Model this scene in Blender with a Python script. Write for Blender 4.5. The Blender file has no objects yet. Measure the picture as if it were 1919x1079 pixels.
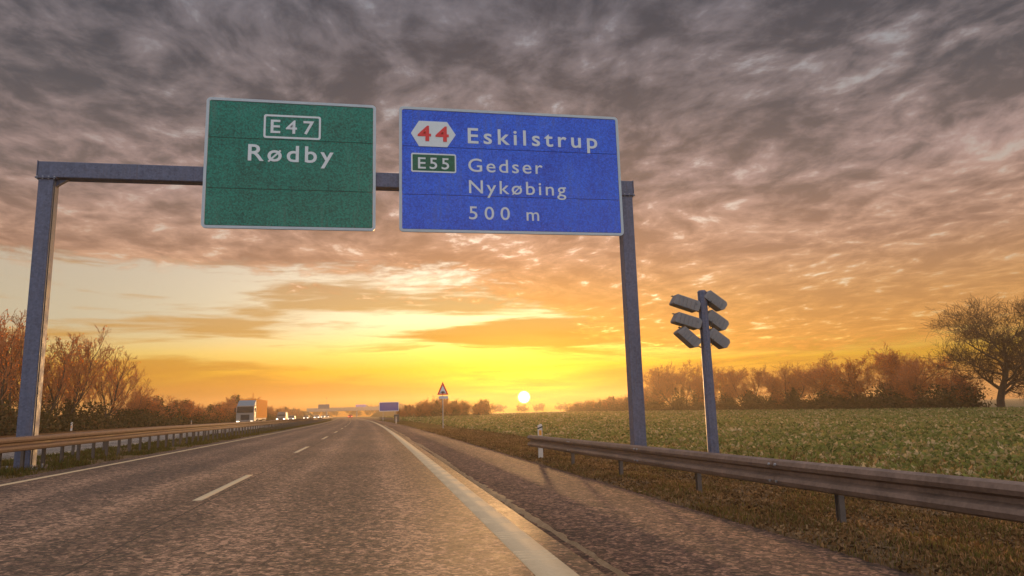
import bpy, bmesh, math, random
import numpy as np
from mathutils import Vector, Matrix

S = bpy.context.scene
COL = S.collection
rad = math.radians

# ------------------------------------------------------------------ camera
CAM_H = 1.2
PITCH, YAW, ROLL = rad(9.7377), rad(10.852), rad(1.6)
cam_data = bpy.data.cameras.new('camera')
cam_data.sensor_width = 36.0
cam_data.lens = 36.0 * 1342.0 / 1919.0
cam_data.clip_start = 0.05
cam_data.clip_end = 5000.0
cam = bpy.data.objects.new('camera', cam_data)
COL.objects.link(cam)
fw = Vector((math.sin(YAW) * math.cos(PITCH), math.cos(YAW) * math.cos(PITCH), math.sin(PITCH)))
r0 = Vector((math.cos(YAW), -math.sin(YAW), 0.0))
u0 = r0.cross(fw)
rt = r0 * math.cos(ROLL) - u0 * math.sin(ROLL)
up = r0 * math.sin(ROLL) + u0 * math.cos(ROLL)
M = Matrix.Identity(4)
for i in range(3):
    M[i][0], M[i][1], M[i][2] = rt[i], up[i], -fw[i]
M[0][3], M[1][3], M[2][3] = 0.0, 0.0, CAM_H
cam.matrix_world = M
S.camera = cam

# ------------------------------------------------------------------ render settings, exposure
S.view_settings.view_transform = 'Standard'
S.view_settings.look = 'None'
S.view_settings.gamma = 1.0
S.view_settings.use_curve_mapping = False
S.view_settings.exposure = 0.0
S.render.engine = 'CYCLES'
S.cycles.max_bounces = 6
S.cycles.diffuse_bounces = 2
S.cycles.glossy_bounces = 2
S.cycles.transmission_bounces = 4
S.cycles.volume_bounces = 0
S.cycles.transparent_max_bounces = 8
S.cycles.caustics_reflective = False
S.cycles.caustics_refractive = False
S.cycles.use_denoising = True
S.cycles.sample_clamp_indirect = 2.0
S.cycles.sample_clamp_direct = 6.0
S.cycles.seed = 7

# ------------------------------------------------------------------ node helper
class NT:
    """tiny expression builder for shader nodes"""
    def __init__(self, tree):
        self.t = tree; self.n = tree.nodes; self.l = tree.links
    def new(self, kind, **kw):
        nd = self.n.new(kind)
        for k, v in kw.items():
            setattr(nd, k, v)
        return nd
    def put(self, sock, v):
        if isinstance(v, bpy.types.NodeSocket):
            self.l.new(v, sock)
        elif v is not None:
            if isinstance(v, (tuple, list)) and len(v) == 3 and sock.type == 'RGBA':
                v = (*v, 1.0)
            sock.default_value = v
    def m(self, op, a, b=None, c=None, clamp=False):
        nd = self.new('ShaderNodeMath', operation=op, use_clamp=clamp)
        self.put(nd.inputs[0], a); self.put(nd.inputs[1], b); self.put(nd.inputs[2], c)
        return nd.outputs[0]
    def add(self, a, b): return self.m('ADD', a, b)
    def sub(self, a, b): return self.m('SUBTRACT', a, b)
    def mul(self, a, b): return self.m('MULTIPLY', a, b)
    def div(self, a, b): return self.m('DIVIDE', a, b)
    def ss(self, lo, hi, x):
        nd = self.new('ShaderNodeMapRange', interpolation_type='SMOOTHSTEP')
        self.put(nd.inputs['Value'], x); self.put(nd.inputs['From Min'], lo); self.put(nd.inputs['From Max'], hi)
        return nd.outputs[0]
    def mapr(self, x, a, b, c, d):
        nd = self.new('ShaderNodeMapRange')
        self.put(nd.inputs['Value'], x)
        for k, v in zip(('From Min', 'From Max', 'To Min', 'To Max'), (a, b, c, d)): self.put(nd.inputs[k], v)
        return nd.outputs[0]
    def vm(self, op, a, b=None, scale=None):
        nd = self.new('ShaderNodeVectorMath', operation=op)
        self.put(nd.inputs[0], a)
        if b is not None: self.put(nd.inputs[1], b)
        if scale is not None: self.put(nd.inputs['Scale'], scale)
        return nd.outputs['Value'] if op in ('DOT_PRODUCT', 'LENGTH') else nd.outputs['Vector']
    def sep(self, v):
        nd = self.new('ShaderNodeSeparateXYZ'); self.put(nd.inputs[0], v); return nd.outputs
    def comb(self, x, y, z=0.0):
        nd = self.new('ShaderNodeCombineXYZ')
        for i, v in enumerate((x, y, z)): self.put(nd.inputs[i], v)
        return nd.outputs[0]
    def noise(self, vec, scale, detail=4.0, rough=0.55, dist=0.0, color=False):
        nd = self.new('ShaderNodeTexNoise')
        self.put(nd.inputs['Vector'], vec)
        nd.inputs['Scale'].default_value = scale; nd.inputs['Detail'].default_value = detail
        nd.inputs['Roughness'].default_value = rough; nd.inputs['Distortion'].default_value = dist
        return nd.outputs['Color' if color else 'Fac']
    def vor(self, vec, scale, feature='F1', out='Distance', rnd=1.0):
        nd = self.new('ShaderNodeTexVoronoi', feature=feature)
        self.put(nd.inputs['Vector'], vec); nd.inputs['Scale'].default_value = scale
        nd.inputs['Randomness'].default_value = rnd
        return nd.outputs[out]
    def mix(self, f, a, b, mode='MIX', clamp=False):
        nd = self.new('ShaderNodeMix', data_type='RGBA', blend_type=mode)
        nd.clamp_factor = True
        self.put(nd.inputs[0], f); self.put(nd.inputs[6], a); self.put(nd.inputs[7], b)
        return nd.outputs[2]
    def ramp(self, x, stops, interp='LINEAR'):
        nd = self.new('ShaderNodeValToRGB'); cr = nd.color_ramp; cr.interpolation = interp
        while len(cr.elements) < len(stops): cr.elements.new(0.5)
        for e, (p, c) in zip(cr.elements, stops):
            e.position = p
            c = (c, c, c) if isinstance(c, (int, float)) else c
            e.color = (*c, 1.0)
        self.put(nd.inputs[0], x)
        return nd.outputs[0]

# ------------------------------------------------------------------ sky and sun
SUN_AZ, SUN_EL = rad(11.56), rad(1.05)
sun_dir = Vector((math.sin(SUN_AZ) * math.cos(SUN_EL), math.cos(SUN_AZ) * math.cos(SUN_EL), math.sin(SUN_EL)))
world = bpy.data.worlds.new('World'); S.world = world; world.use_nodes = True
w = NT(world.node_tree)
for nd in list(w.n): w.n.remove(nd)
D = w.new('ShaderNodeTexCoord').outputs['Generated']
D = w.vm('NORMALIZE', D)
dx_, dy_, dz_ = w.sep(D)
zc = w.m('MAXIMUM', dz_, 0.0)
el = w.mul(w.m('ARCSINE', zc), 57.29578)                     # elevation, degrees
az = w.mul(w.m('ARCTAN2', dx_, dy_), 57.29578)               # bearing from the road, degrees
ang = w.mul(w.m('ARCCOSINE', w.m('MINIMUM', w.vm('DOT_PRODUCT', D, tuple(sun_dir)), 0.9999999)), 57.29578)
# cloud deck, mapped on a far flat layer so that it recedes to the horizon
den = w.add(zc, 0.10)
q = w.comb(w.div(dx_, den), w.div(dy_, den), 0.0)
warp = w.noise(q, 1.3, 3.0, 0.5, 0.0, color=True)
qw = w.vm('ADD', q, w.vm('SCALE', w.vm('SUBTRACT', warp, (0.5, 0.5, 0.5)), scale=0.40))
rot = w.new('ShaderNodeMapping'); rot.inputs['Rotation'].default_value = (0, 0, rad(8)); rot.inputs['Scale'].default_value = (1.0, 0.80, 1.0)
w.put(rot.inputs['Vector'], qw); qs = rot.outputs[0]
nA = w.noise(qs, 3.4, 5.0, 0.55, 0.0)
nB = w.noise(qs, 9.5, 6.0, 0.60, 0.0)
nC = w.noise(qs, 1.1, 3.0, 0.5, 0.0)
dk = w.add(w.add(w.mul(nA, 0.40), w.mul(nB, 0.46)), w.mul(nC, 0.14))
dk = w.ss(0.40, 0.62, dk)                                    # light and dark of the deck
# streaks close to the horizon, long and level
wav = w.noise(w.comb(w.mul(az, 0.03), w.mul(el, 0.10), 3.1), 1.0, 3.0, 0.5)
lowv = w.comb(w.mul(az, 0.040), w.add(w.mul(el, 0.42), w.mul(wav, 2.2)), 0.7)
nS = w.noise(lowv, 1.0, 6.0, 0.56, 0.35)
nS2 = w.noise(w.comb(w.mul(az, 0.16), w.mul(el, 1.5), 5.0), 1.0, 5.0, 0.6, 0.4)
streak = w.ss(0.455, 0.58, w.add(w.mul(nS, 0.72), w.mul(nS2, 0.28)))

def elev_ramp(stops, top=40.0):
    return w.ramp(w.div(el, top), [(e / top, c) for e, c in stops])
clear = elev_ramp([(0, (0.60, 0.18, 0.010)), (2.0, (0.66, 0.25, 0.006)), (3.4, (0.80, 0.43, 0.02)), (4.8, (1.0, 0.70, 0.20)),
                   (7.0, (1.12, 0.97, 0.66)), (11, (1.08, 0.92, 0.70)), (16, (0.92, 0.78, 0.68)), (24, (0.66, 0.66, 0.68)), (40, (0.52, 0.57, 0.68))])
near = w.m('EXPONENT', w.mul(-1.0, w.m('POWER', w.div(ang, 20.0), 2.0)))   # daylight falls off away from the sun
clear = w.vm('SCALE', clear, scale=w.add(w.add(0.48, w.mul(near, 0.84)), w.mul(0.22, w.sub(w.ss(1.5, 3.2, el), w.ss(4.5, 7.0, el)))))
cloud_low = elev_ramp([(0, (0.52, 0.16, 0.01)), (3, (0.56, 0.23, 0.012)), (5, (0.58, 0.28, 0.035)), (8, (0.56, 0.32, 0.11)), (12, (0.48, 0.28, 0.15)), (40, (0.3, 0.25, 0.25))])
deck_dark = elev_ramp([(0, (0.44, 0.15, 0.015)), (4, (0.47, 0.18, 0.02)), (8, (0.40, 0.175, 0.06)), (12, (0.27, 0.132, 0.086)), (17, (0.125, 0.084, 0.078)), (23, (0.060, 0.052, 0.062)), (30, (0.034, 0.034, 0.048)), (40, (0.04, 0.042, 0.06))])
deck_light = elev_ramp([(0, (0.56, 0.20, 0.02)), (4, (0.62, 0.25, 0.035)), (8, (0.60, 0.29, 0.10)), (12, (0.55, 0.300, 0.195)), (17, (0.40, 0.258, 0.230)), (23, (0.245, 0.186, 0.184)), (30, (0.172, 0.152, 0.172)), (40, (0.19, 0.185, 0.225))])
deck = w.mix(dk, deck_dark, deck_light)
gap = w.ss(0.555, 0.68, w.add(w.mul(nB, 0.66), w.mul(nA, 0.34)))
deck = w.mix(w.mul(gap, w.sub(0.92, w.mul(0.22, w.ss(13.0, 20.0, el)))), deck, clear)
low = w.mix(w.mul(streak, 0.85), clear, cloud_low)
# ragged lower edge of the deck: high on the left, sinking towards the right
def azp(a): return (a + 180.0) / 360.0
edge = w.ramp(w.div(w.add(az, 180.0), 360.0), [(0.0, 0.40), (azp(-60), 0.55), (azp(-6), 0.56), (azp(6), 0.53), (azp(13), 0.44), (azp(17), 0.30), (azp(21), 0.235), (azp(40), 0.23), (1.0, 0.40)])
edge = w.mul(edge, 20.0)
rag = w.add(w.mul(w.sub(nS, 0.5), 7.0), w.mul(w.sub(nB, 0.5), 5.0))
cover = w.ss(w.sub(edge, 1.1), w.add(edge, 0.9), w.add(el, rag))
# one long tongue of cloud lies below the edge, thinning to the left
thick = w.mul(w.ss(-5.0, 15.0, az), 1.5)
off = w.m('ABSOLUTE', w.sub(w.add(el, w.mul(w.sub(nS2, 0.5), 1.6)), 6.1))
tongue = w.mul(w.ss(0.0, 0.5, w.sub(thick, off)), 0.92)
low = w.mix(tongue, low, w.mix(nS2, cloud_low, deck_light))
sky = w.mix(cover, low, deck)
# glow round the sun
sx = w.sub(az, 11.56)
gl = w.m('EXPONENT', w.mul(-1.0, w.add(w.m('POWER', w.div(w.m('ABSOLUTE', sx), 15.0), 2.0), w.m('POWER', w.div(w.sub(el, 3.0), 5.2), 2.0))))
g2 = w.m('EXPONENT', w.mul(-1.0, w.add(w.m('POWER', w.div(w.m('ABSOLUTE', sx), 6.0), 2.0), w.m('POWER', w.div(w.sub(el, 2.4), 2.2), 2.0))))
glow = w.vm('ADD', w.vm('SCALE', (0.24, 0.14, 0.0), scale=gl), w.vm('SCALE', (0.85, 0.62, 0.03), scale=w.mul(g2, w.mapr(nS2, 0.35, 0.65, 0.25, 1.15))))
sky = w.mix(w.mul(gl, 0.75), sky, w.vm('MULTIPLY', sky, (1.06, 0.90, 0.22)))
sky = w.vm('ADD', sky, glow)
disc = w.sub(1.0, w.ss(0.22, 0.55, ang))
sky = w.vm('ADD', sky, w.vm('SCALE', (14.0, 11.0, 5.0), scale=disc))
# clear-air part of the daylight
nish = w.new('ShaderNodeTexSky', sky_type='NISHITA')
nish.sun_disc = False; nish.sun_elevation = SUN_EL; nish.sun_rotation = SUN_AZ; nish.air_density = 1.0; nish.dust_density = 2.0
# brighter, colder sky added overhead and behind to light ground and sign faces
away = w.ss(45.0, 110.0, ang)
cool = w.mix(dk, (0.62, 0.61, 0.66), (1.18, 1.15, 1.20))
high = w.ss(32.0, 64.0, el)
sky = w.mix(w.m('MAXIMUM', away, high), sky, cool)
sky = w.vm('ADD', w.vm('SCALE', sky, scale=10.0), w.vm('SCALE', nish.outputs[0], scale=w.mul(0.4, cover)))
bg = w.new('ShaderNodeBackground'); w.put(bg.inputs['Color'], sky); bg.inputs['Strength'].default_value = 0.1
wo = w.new('ShaderNodeOutputWorld'); w.l.new(bg.outputs[0], wo.inputs['Surface'])

sl = bpy.data.lights.new('sun', 'SUN'); sl.energy = 4.5; sl.angle = rad(1.5); sl.color = (1.0, 0.55, 0.22)
sun = bpy.data.objects.new('sun', sl); COL.objects.link(sun)
sun.rotation_euler = (-sun_dir).to_track_quat('-Z', 'Y').to_euler()
sun.location = sun_dir * 400
world.cycles.sampling_method = 'MANUAL'
world.cycles.sample_map_resolution = 512

# ------------------------------------------------------------------ object helpers
def tag(o, label=None, cat=None, group=None, kind=None):
    if label: o['label'] = label
    if cat: o['category'] = cat
    if group: o['group'] = group
    if kind: o['kind'] = kind
    return o
def link(name, me, mt=None, parent=None, loc=None):
    o = bpy.data.objects.new(name, me); COL.objects.link(o)
    if mt is not None and me is not None and not me.materials: me.materials.append(mt)
    if parent is not None: o.parent = parent
    if loc is not None: o.location = loc
    return o
def empty(name, loc=(0, 0, 0), rz=0.0):
    o = bpy.data.objects.new(name, None); COL.objects.link(o)
    o.location = loc; o.rotation_euler = (0, 0, rz); o.empty_display_size = 0.3
    return o
def pydata(name, v, f, smooth=False):
    me = bpy.data.meshes.new(name); me.from_pydata([tuple(p) for p in v], [], [tuple(i) for i in f])
    if smooth: me.polygons.foreach_set('use_smooth', [True] * len(me.polygons))
    me.update(); return me
def npmesh(name, V, F, smooth=False):
    """V (n,3), F (m,k) with fixed k"""
    V = np.asarray(V, dtype=np.float32); F = np.asarray(F, dtype=np.int32)
    me = bpy.data.meshes.new(name); me.vertices.add(len(V)); me.vertices.foreach_set('co', V.ravel())
    k = F.shape[1]; me.loops.add(F.size); me.loops.foreach_set('vertex_index', F.ravel())
    me.polygons.add(len(F)); me.polygons.foreach_set('loop_start', np.arange(0, F.size, k, dtype=np.int32))
    if smooth: me.polygons.foreach_set('use_smooth', np.ones(len(F), dtype=bool))
    me.update(calc_edges=True); return me
class MB:
    """collects boxes, prisms and tubes; builds one mesh"""
    def __init__(self): self.v = []; self.f = []
    def box(self, c, s, rot=None):
        n = len(self.v); hx, hy, hz = s[0] / 2, s[1] / 2, s[2] / 2
        for x, y, z in ((-1,-1,-1),(1,-1,-1),(1,1,-1),(-1,1,-1),(-1,-1,1),(1,-1,1),(1,1,1),(-1,1,1)):
            p = Vector((x * hx, y * hy, z * hz))
            if rot is not None: p = rot @ p
            self.v.append((p.x + c[0], p.y + c[1], p.z + c[2]))
        for q in ((0,3,2,1),(4,5,6,7),(0,1,5,4),(1,2,6,5),(2,3,7,6),(3,0,4,7)): self.f.append(tuple(n + i for i in q))
        return self
    def prism(self, poly, axis, a, b, taper=None):
        """poly: list of 2-D points, extruded along axis from a to b"""
        n = len(self.v); k = len(poly)
        for t, val in ((0, a), (1, b)):
            for p in poly:
                u, v = p
                if axis == 'X': self.v.append((val, u, v))
                elif axis == 'Y': self.v.append((u, val, v))
                else: self.v.append((u, v, val))
        self.f.append(tuple(n + i for i in range(k))[::-1]); self.f.append(tuple(n + k + i for i in range(k)))
        for i in range(k):
            j = (i + 1) % k; self.f.append((n + i, n + j, n + k + j, n + k + i))
        return self
    def tube(self, p0, p1, r0, r1=None, n=8):
        r1 = r0 if r1 is None else r1
        p0, p1 = Vector(p0), Vector(p1); d = (p1 - p0).normalized()
        a = d.orthogonal().normalized(); b = d.cross(a); s = len(self.v)
        for p, r in ((p0, r0), (p1, r1)):
            for i in range(n):
                t = 2 * math.pi * i / n; q = p + a * (r * math.cos(t)) + b * (r * math.sin(t)); self.v.append(tuple(q))
        for i in range(n):
            j = (i + 1) % n; self.f.append((s + i, s + j, s + n + j, s + n + i))
        self.f.append(tuple(s + i for i in range(n))[::-1]); self.f.append(tuple(s + n + i for i in range(n)))
        return self
    def mesh(self, name, bevel=0.0, seg=1, smooth=False):
        me = pydata(name, self.v, self.f)
        bm = bmesh.new(); bm.from_mesh(me)
        bmesh.ops.recalc_face_normals(bm, faces=bm.faces)
        if bevel > 0:
            ed = [e for e in bm.edges if len(e.link_faces) == 2 and e.calc_face_angle(0) > 0.5]
            bmesh.ops.bevel(bm, geom=ed, offset=bevel, segments=seg, affect='EDGES', profile=0.5)
        bm.to_mesh(me); bm.free()
        if smooth: me.polygons.foreach_set('use_smooth', [True] * len(me.polygons))
        me.update(); return me
    def build(self, name, mt, parent=None, bevel=0.0, seg=1, smooth=False, loc=None):
        return link(name, self.mesh(name, bevel, seg, smooth), mt, parent, loc)
def copy_tree(o, parent=None):
    c = o.copy(); COL.objects.link(c); c.parent = parent
    for ch in o.children: copy_tree(ch, c)
    return c
ORD = ['first', 'second', 'third', 'fourth', 'fifth', 'sixth', 'seventh', 'eighth', 'ninth', 'tenth', 'eleventh', 'twelfth', 'thirteenth',
       'fourteenth', 'fifteenth', 'sixteenth', 'seventeenth', 'eighteenth', 'nineteenth', 'twentieth', 'twenty-first', 'twenty-second', 'twenty-third', 'twenty-fourth']

# ------------------------------------------------------------------ materials
def material(name):
    m = bpy.data.materials.new(name); m.use_nodes = True
    t = NT(m.node_tree)
    for nd in list(t.n): t.n.remove(nd)
    out = t.new('ShaderNodeOutputMaterial'); return m, t, out
def principled(t, out, color, rough=0.6, metal=0.0, spec=0.5, bump=None, bump_s=0.3, bump_d=0.01, emis=None, emis_s=0.0):
    b = t.new('ShaderNodeBsdfPrincipled')
    t.put(b.inputs['Base Color'], color); t.put(b.inputs['Roughness'], rough); t.put(b.inputs['Metallic'], metal)
    t.put(b.inputs['Specular IOR Level'], spec)
    if bump is not None:
        bn = t.new('ShaderNodeBump'); bn.inputs['Strength'].default_value = bump_s; bn.inputs['Distance'].default_value = bump_d
        t.put(bn.inputs['Height'], bump); t.l.new(bn.outputs[0], b.inputs['Normal'])
    if emis is not None:
        t.put(b.inputs['Emission Color'], emis); b.inputs['Emission Strength'].default_value = emis_s
    t.l.new(b.outputs[0], out.inputs['Surface']); return b
def obco(t): return t.new('ShaderNodeTexCoord').outputs['Object']
def plain(name, col, rough=0.5, metal=0.0, var=0.18, scale=6.0, spec=0.5, bump_s=0.12):
    """painted or metal surface with slight mottling, dirt and unevenness"""
    m, t, out = material(name); p = obco(t)
    n = t.noise(p, scale, 6.0, 0.62); n2 = t.noise(p, scale * 9, 4.0, 0.6)
    k = t.mapr(t.add(t.mul(n, 0.65), t.mul(n2, 0.35)), 0.32, 0.68, 1.0 - var, 1.0 + var)
    c = t.vm('SCALE', tuple(col), scale=k)
    r = t.mapr(n, 0.3, 0.7, max(0.05, rough - 0.1), min(1.0, rough + 0.12))
    principled(t, out, c, r, metal, spec, n2, bump_s, 0.004); return m
def lamp_mat(name, col, s):
    m, t, out = material(name); principled(t, out, (0.8, 0.8, 0.8), 0.3, emis=col, emis_s=s); return m
def leafy(name, cols, scale, trans=0.45, tcol=None, rough=0.8):
    """thin leaves and blades: reflect on one side, let light through to the other"""
    m, t, out = material(name); p = obco(t)
    n = t.new('ShaderNodeNewGeometry').outputs['Random Per Island']; n2 = t.noise(p, scale * 0.11, 4.0, 0.6)
    k = t.add(t.mul(t.mapr(n, 0, 1, 0.25, 0.75), 0.55), t.mul(n2, 0.45))
    st = [(0.34 + 0.32 * i / (len(cols) - 1), c) for i, c in enumerate(cols)]
    c = t.ramp(k, st)
    d = t.new('ShaderNodeBsdfDiffuse'); t.put(d.inputs[0], c)
    tr = t.new('ShaderNodeBsdfTranslucent'); t.put(tr.inputs[0], t.mix(0.6, c, tcol) if tcol else c)
    mx = t.new('ShaderNodeMixShader'); mx.inputs[0].default_value = trans
    t.l.new(d.outputs[0], mx.inputs[1]); t.l.new(tr.outputs[0], mx.inputs[2]); t.l.new(mx.outputs[0], out.inputs['Surface']); return m

def asphalt(name, dark, light, tint_scale=0.25, rough=0.55, tracks=()):
    m, t, out = material(name); p = obco(t)
    x, y, z = t.sep(p)
    ag2 = t.sep(t.vor(p, 17.0, out='Color'))[1]; agv = t.sep(t.vor(p, 39.0, out='Color'))[0]
    fine = t.noise(p, 30.0, 6.0, 0.8); mid = t.noise(p, 4.0, 5.0, 0.65)
    big = t.noise(t.comb(t.mul(x, 0.9), t.mul(y, 0.10), 0), 1.0, 4.0, 0.55)
    patch = t.noise(p, tint_scale, 4.0, 0.55)
    k = t.add(t.add(t.mul(agv, 0.36), t.mul(ag2, 0.32)), t.mul(t.mapr(fine, 0.25, 0.75, 0, 1), 0.32))
    k2 = t.add(t.add(t.mul(t.mapr(big, 0.3, 0.7, 0, 1), 0.4), t.mul(t.mapr(patch, 0.3, 0.7, 0, 1), 0.3)), t.mul(t.mapr(mid, 0.3, 0.7, 0, 1), 0.3))
    kk = t.add(t.mul(k, 0.72), t.mul(k2, 0.28))
    if tracks:   # polished wheel tracks, a paving seam and the darker oil-dripped middle of each lane
        u = t.add(x, t.mul(t.m('POWER', t.m('MAXIMUM', y, 0.0), 2.0), 1.12e-4))
        wob = t.mul(t.sub(t.noise(t.comb(0, t.mul(y, 0.12), 0), 1.0, 3.0), 0.5), 0.5)
        tr_ = None
        for c0 in tracks:
            g_ = t.m('EXPONENT', t.mul(-1.0, t.m('POWER', t.div(t.sub(t.add(u, wob), c0), 0.33), 2.0))); tr_ = g_ if tr_ is None else t.add(tr_, g_)
        kk = t.add(kk, t.mul(t.sub(tr_, 0.45), 0.075))
        seam = t.m('LESS_THAN', t.m('ABSOLUTE', t.sub(t.add(u, t.mul(t.sub(t.noise(t.comb(0, t.mul(y, 3.0), 0), 1.0, 4.0), 0.5), 0.05)), -2.33)), 0.012)
        crk = t.m('LESS_THAN', t.vor(t.vm('ADD', p, t.vm('SCALE', t.noise(p, 1.5, 4.0, 0.6, color=True), scale=0.7)), 0.28, 'DISTANCE_TO_EDGE'), 0.0028)
        crk = t.mul(crk, t.ss(0.52, 0.6, t.noise(p, 0.16, 2.0)))
        kk = t.sub(kk, t.mul(t.m('MAXIMUM', seam, crk), 0.30))
    c = t.ramp(kk, [(0.28, tuple(v * 0.18 for v in dark)), (0.42, dark), (0.56, light), (0.70, tuple(min(1, v * 2.7) for v in light))])
    hue = t.sep(t.vor(p, 20.0, out='Color'))
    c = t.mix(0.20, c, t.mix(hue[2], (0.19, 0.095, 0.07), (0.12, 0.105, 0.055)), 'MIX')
    r = t.mapr(t.add(t.mul(fine, 0.5), t.mul(k2, 0.5)), 0.3, 0.7, rough - 0.08, rough + 0.14)
    principled(t, out, c, r, 0.0, 0.28, t.add(agv, t.mul(fine, 1.5)), 0.6, 0.012); return m

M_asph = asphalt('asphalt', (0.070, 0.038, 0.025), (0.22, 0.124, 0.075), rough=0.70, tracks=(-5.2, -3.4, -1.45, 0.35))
M_asph_opp = asphalt('asphalt_far', (0.10, 0.088, 0.080), (0.22, 0.19, 0.165), rough=0.62)
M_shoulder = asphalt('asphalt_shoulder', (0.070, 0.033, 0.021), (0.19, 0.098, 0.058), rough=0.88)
def mk_paint():
    m, t, out = material('road_paint'); p = obco(t)
    n = t.noise(p, 22.0, 6.0, 0.7); n2 = t.noise(p, 2.2, 5.0, 0.6)
    wear = t.ss(0.60, 0.72, t.add(t.mul(n, 0.6), t.mul(n2, 0.4)))
    c = t.mix(t.mul(wear, 0.65), t.mix(n, (0.46, 0.34, 0.205), (0.68, 0.52, 0.33)), (0.17, 0.145, 0.13))
    principled(t, out, c, 0.9, spec=0.1, bump=n, bump_s=0.25, bump_d=0.004); return m
M_paint = mk_paint()
def mk_soil(name, a, b, c3, sc=3.0):
    m, t, out = material(name); p = obco(t)
    n = t.noise(p, sc, 8.0, 0.68); n2 = t.noise(p, sc * 8, 5.0, 0.7); n3 = t.noise(p, 0.12, 4.0, 0.55)
    k = t.add(t.add(t.mul(n, 0.4), t.mul(n2, 0.35)), t.mul(n3, 0.25))
    principled(t, out, t.ramp(k, [(0.36, a), (0.5, b), (0.64, c3)]), 0.95, 0, 0.15, t.add(n, n2), 0.8, 0.05); return m
M_soil = mk_soil('verge_soil', (0.095, 0.058, 0.030), (0.17, 0.105, 0.054), (0.25, 0.165, 0.09))
M_field = mk_soil('field_soil', (0.10, 0.075, 0.038), (0.17, 0.125, 0.06), (0.26, 0.19, 0.10), 1.4)
M_far = mk_soil('far_ground', (0.07, 0.06, 0.03), (0.10, 0.085, 0.04), (0.13, 0.11, 0.05), 0.3)
M_sand = mk_soil('roadside_grit', (0.24, 0.15, 0.08), (0.38, 0.25, 0.14), (0.52, 0.36, 0.22), 9.0)
M_grass = leafy('dry_grass', [(0.10, 0.052, 0.022), (0.20, 0.098, 0.038), (0.13, 0.125, 0.034), (0.17, 0.15, 0.042), (0.30, 0.165, 0.07), (0.46, 0.28, 0.14)], 7.0, 0.5)
M_grass_med = leafy('median_grass', [(0.075, 0.058, 0.018), (0.13, 0.09, 0.028), (0.09, 0.105, 0.026), (0.18, 0.135, 0.045)], 6.0, 0.45)
M_crop = leafy('crop_leaf', [(0.075, 0.085, 0.026), (0.155, 0.175, 0.048), (0.23, 0.245, 0.072), (0.34, 0.245, 0.095), (0.58, 0.44, 0.25)], 3.0, 0.45)
M_dryleaf = leafy('dry_leaf', [(0.50, 0.13, 0.025), (0.68, 0.20, 0.035), (0.78, 0.29, 0.055)], 3.0, 0.6, (0.95, 0.28, 0.04))  # orange deepened beyond withered leaf colour, standing in for backlit glow
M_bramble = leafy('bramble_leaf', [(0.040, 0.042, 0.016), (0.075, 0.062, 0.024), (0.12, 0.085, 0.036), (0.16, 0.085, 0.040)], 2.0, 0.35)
M_litter = leafy('leaf_litter', [(0.05, 0.03, 0.016), (0.13, 0.075, 0.034), (0.24, 0.13, 0.055), (0.38, 0.24, 0.12)], 6.0, 0.3)
M_bark = plain('bark', (0.085, 0.058, 0.042), 0.9, 0, 0.4, 3.0, 0.2)
M_oaktwig = plain('oak_twig', (0.070, 0.036, 0.022), 0.85, 0, 0.3, 2.0, 0.2)
M_twig = plain('twig', (0.46, 0.165, 0.058), 0.8, 0, 0.35, 2.0, 0.3)  # bright orange base colour paints in the sunlit glow of bare twigs
M_galv = plain('galvanised_steel', (0.30, 0.31, 0.33), 0.45, 0.55, 0.25, 5.0)
def streaked(name, col):
    m, t, out = material(name); p = obco(t); x, y, z = t.sep(p)
    n = t.noise(p, 5.0, 6.0, 0.65); run = t.noise(t.comb(t.mul(x, 16.0), t.mul(y, 16.0), t.mul(z, 0.45)), 1.0, 5.0, 0.65); sp = t.sep(t.vor(p, 26.0, out='Color'))[0]
    k = t.mapr(t.add(t.add(t.mul(n, 0.35), t.mul(run, 0.45)), t.mul(sp, 0.20)), 0.3, 0.7, 0.62, 1.35)
    c = t.mix(t.mul(t.ss(0.56, 0.68, run), 0.45), t.vm('SCALE', tuple(col), scale=k), (0.075, 0.055, 0.045))
    principled(t, out, c, t.mapr(n, 0.3, 0.7, 0.45, 0.7), 0.2, 0.4, t.add(n, sp), 0.12, 0.004); return m
M_gantry = streaked('gantry_steel', (0.095, 0.110, 0.172))
M_rail = plain('rail_steel', (0.185, 0.125, 0.095), 0.6, 0.35, 0.5, 2.5)
M_railw = plain('weathered_rail', (0.20, 0.115, 0.075), 0.72, 0.15, 0.45, 3.0, 0.3)
M_post = plain('barrier_post_steel', (0.12, 0.095, 0.08), 0.7, 0.3, 0.35, 8.0)
M_rim = plain('sign_rim', (0.40, 0.47, 0.52), 0.45, 0.1, 0.12, 3.0)
M_white = plain('sign_white', (0.60, 0.67, 0.70), 0.45, 0, 0.07, 8.0)
M_red = plain('sign_red', (0.62, 0.022, 0.026), 0.45, 0, 0.12, 8.0)
def sheet(name, a, b):
    """sign sheeting: fine mottling with dust that runs down the panels"""
    m, t, out = material(name); p = obco(t); x, y, z = t.sep(p)
    n = t.noise(p, 24.0, 4.0, 0.85); n2 = t.noise(p, 0.8, 4.0, 0.55); st = t.noise(t.comb(t.mul(x, 9.0), 0, t.mul(z, 0.6)), 1.0, 4.0, 0.6)
    sp = t.sep(t.vor(p, 30.0, out='Color'))[0]
    k = t.add(t.add(t.mul(n, 0.34), t.mul(sp, 0.20)), t.add(t.mul(n2, 0.32), t.mul(st, 0.14)))
    c = t.ramp(k, [(0.33, a), (0.66, b)])
    grime = t.mul(t.ss(0.50, 0.66, t.add(t.mul(st, 0.6), t.mul(n2, 0.4))), 0.30)
    c = t.mix(grime, c, (0.09, 0.085, 0.08))
    principled(t, out, c, t.mapr(n, 0.3, 0.7, 0.38, 0.6), 0, 0.35, n, 0.08, 0.003); return m
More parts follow.
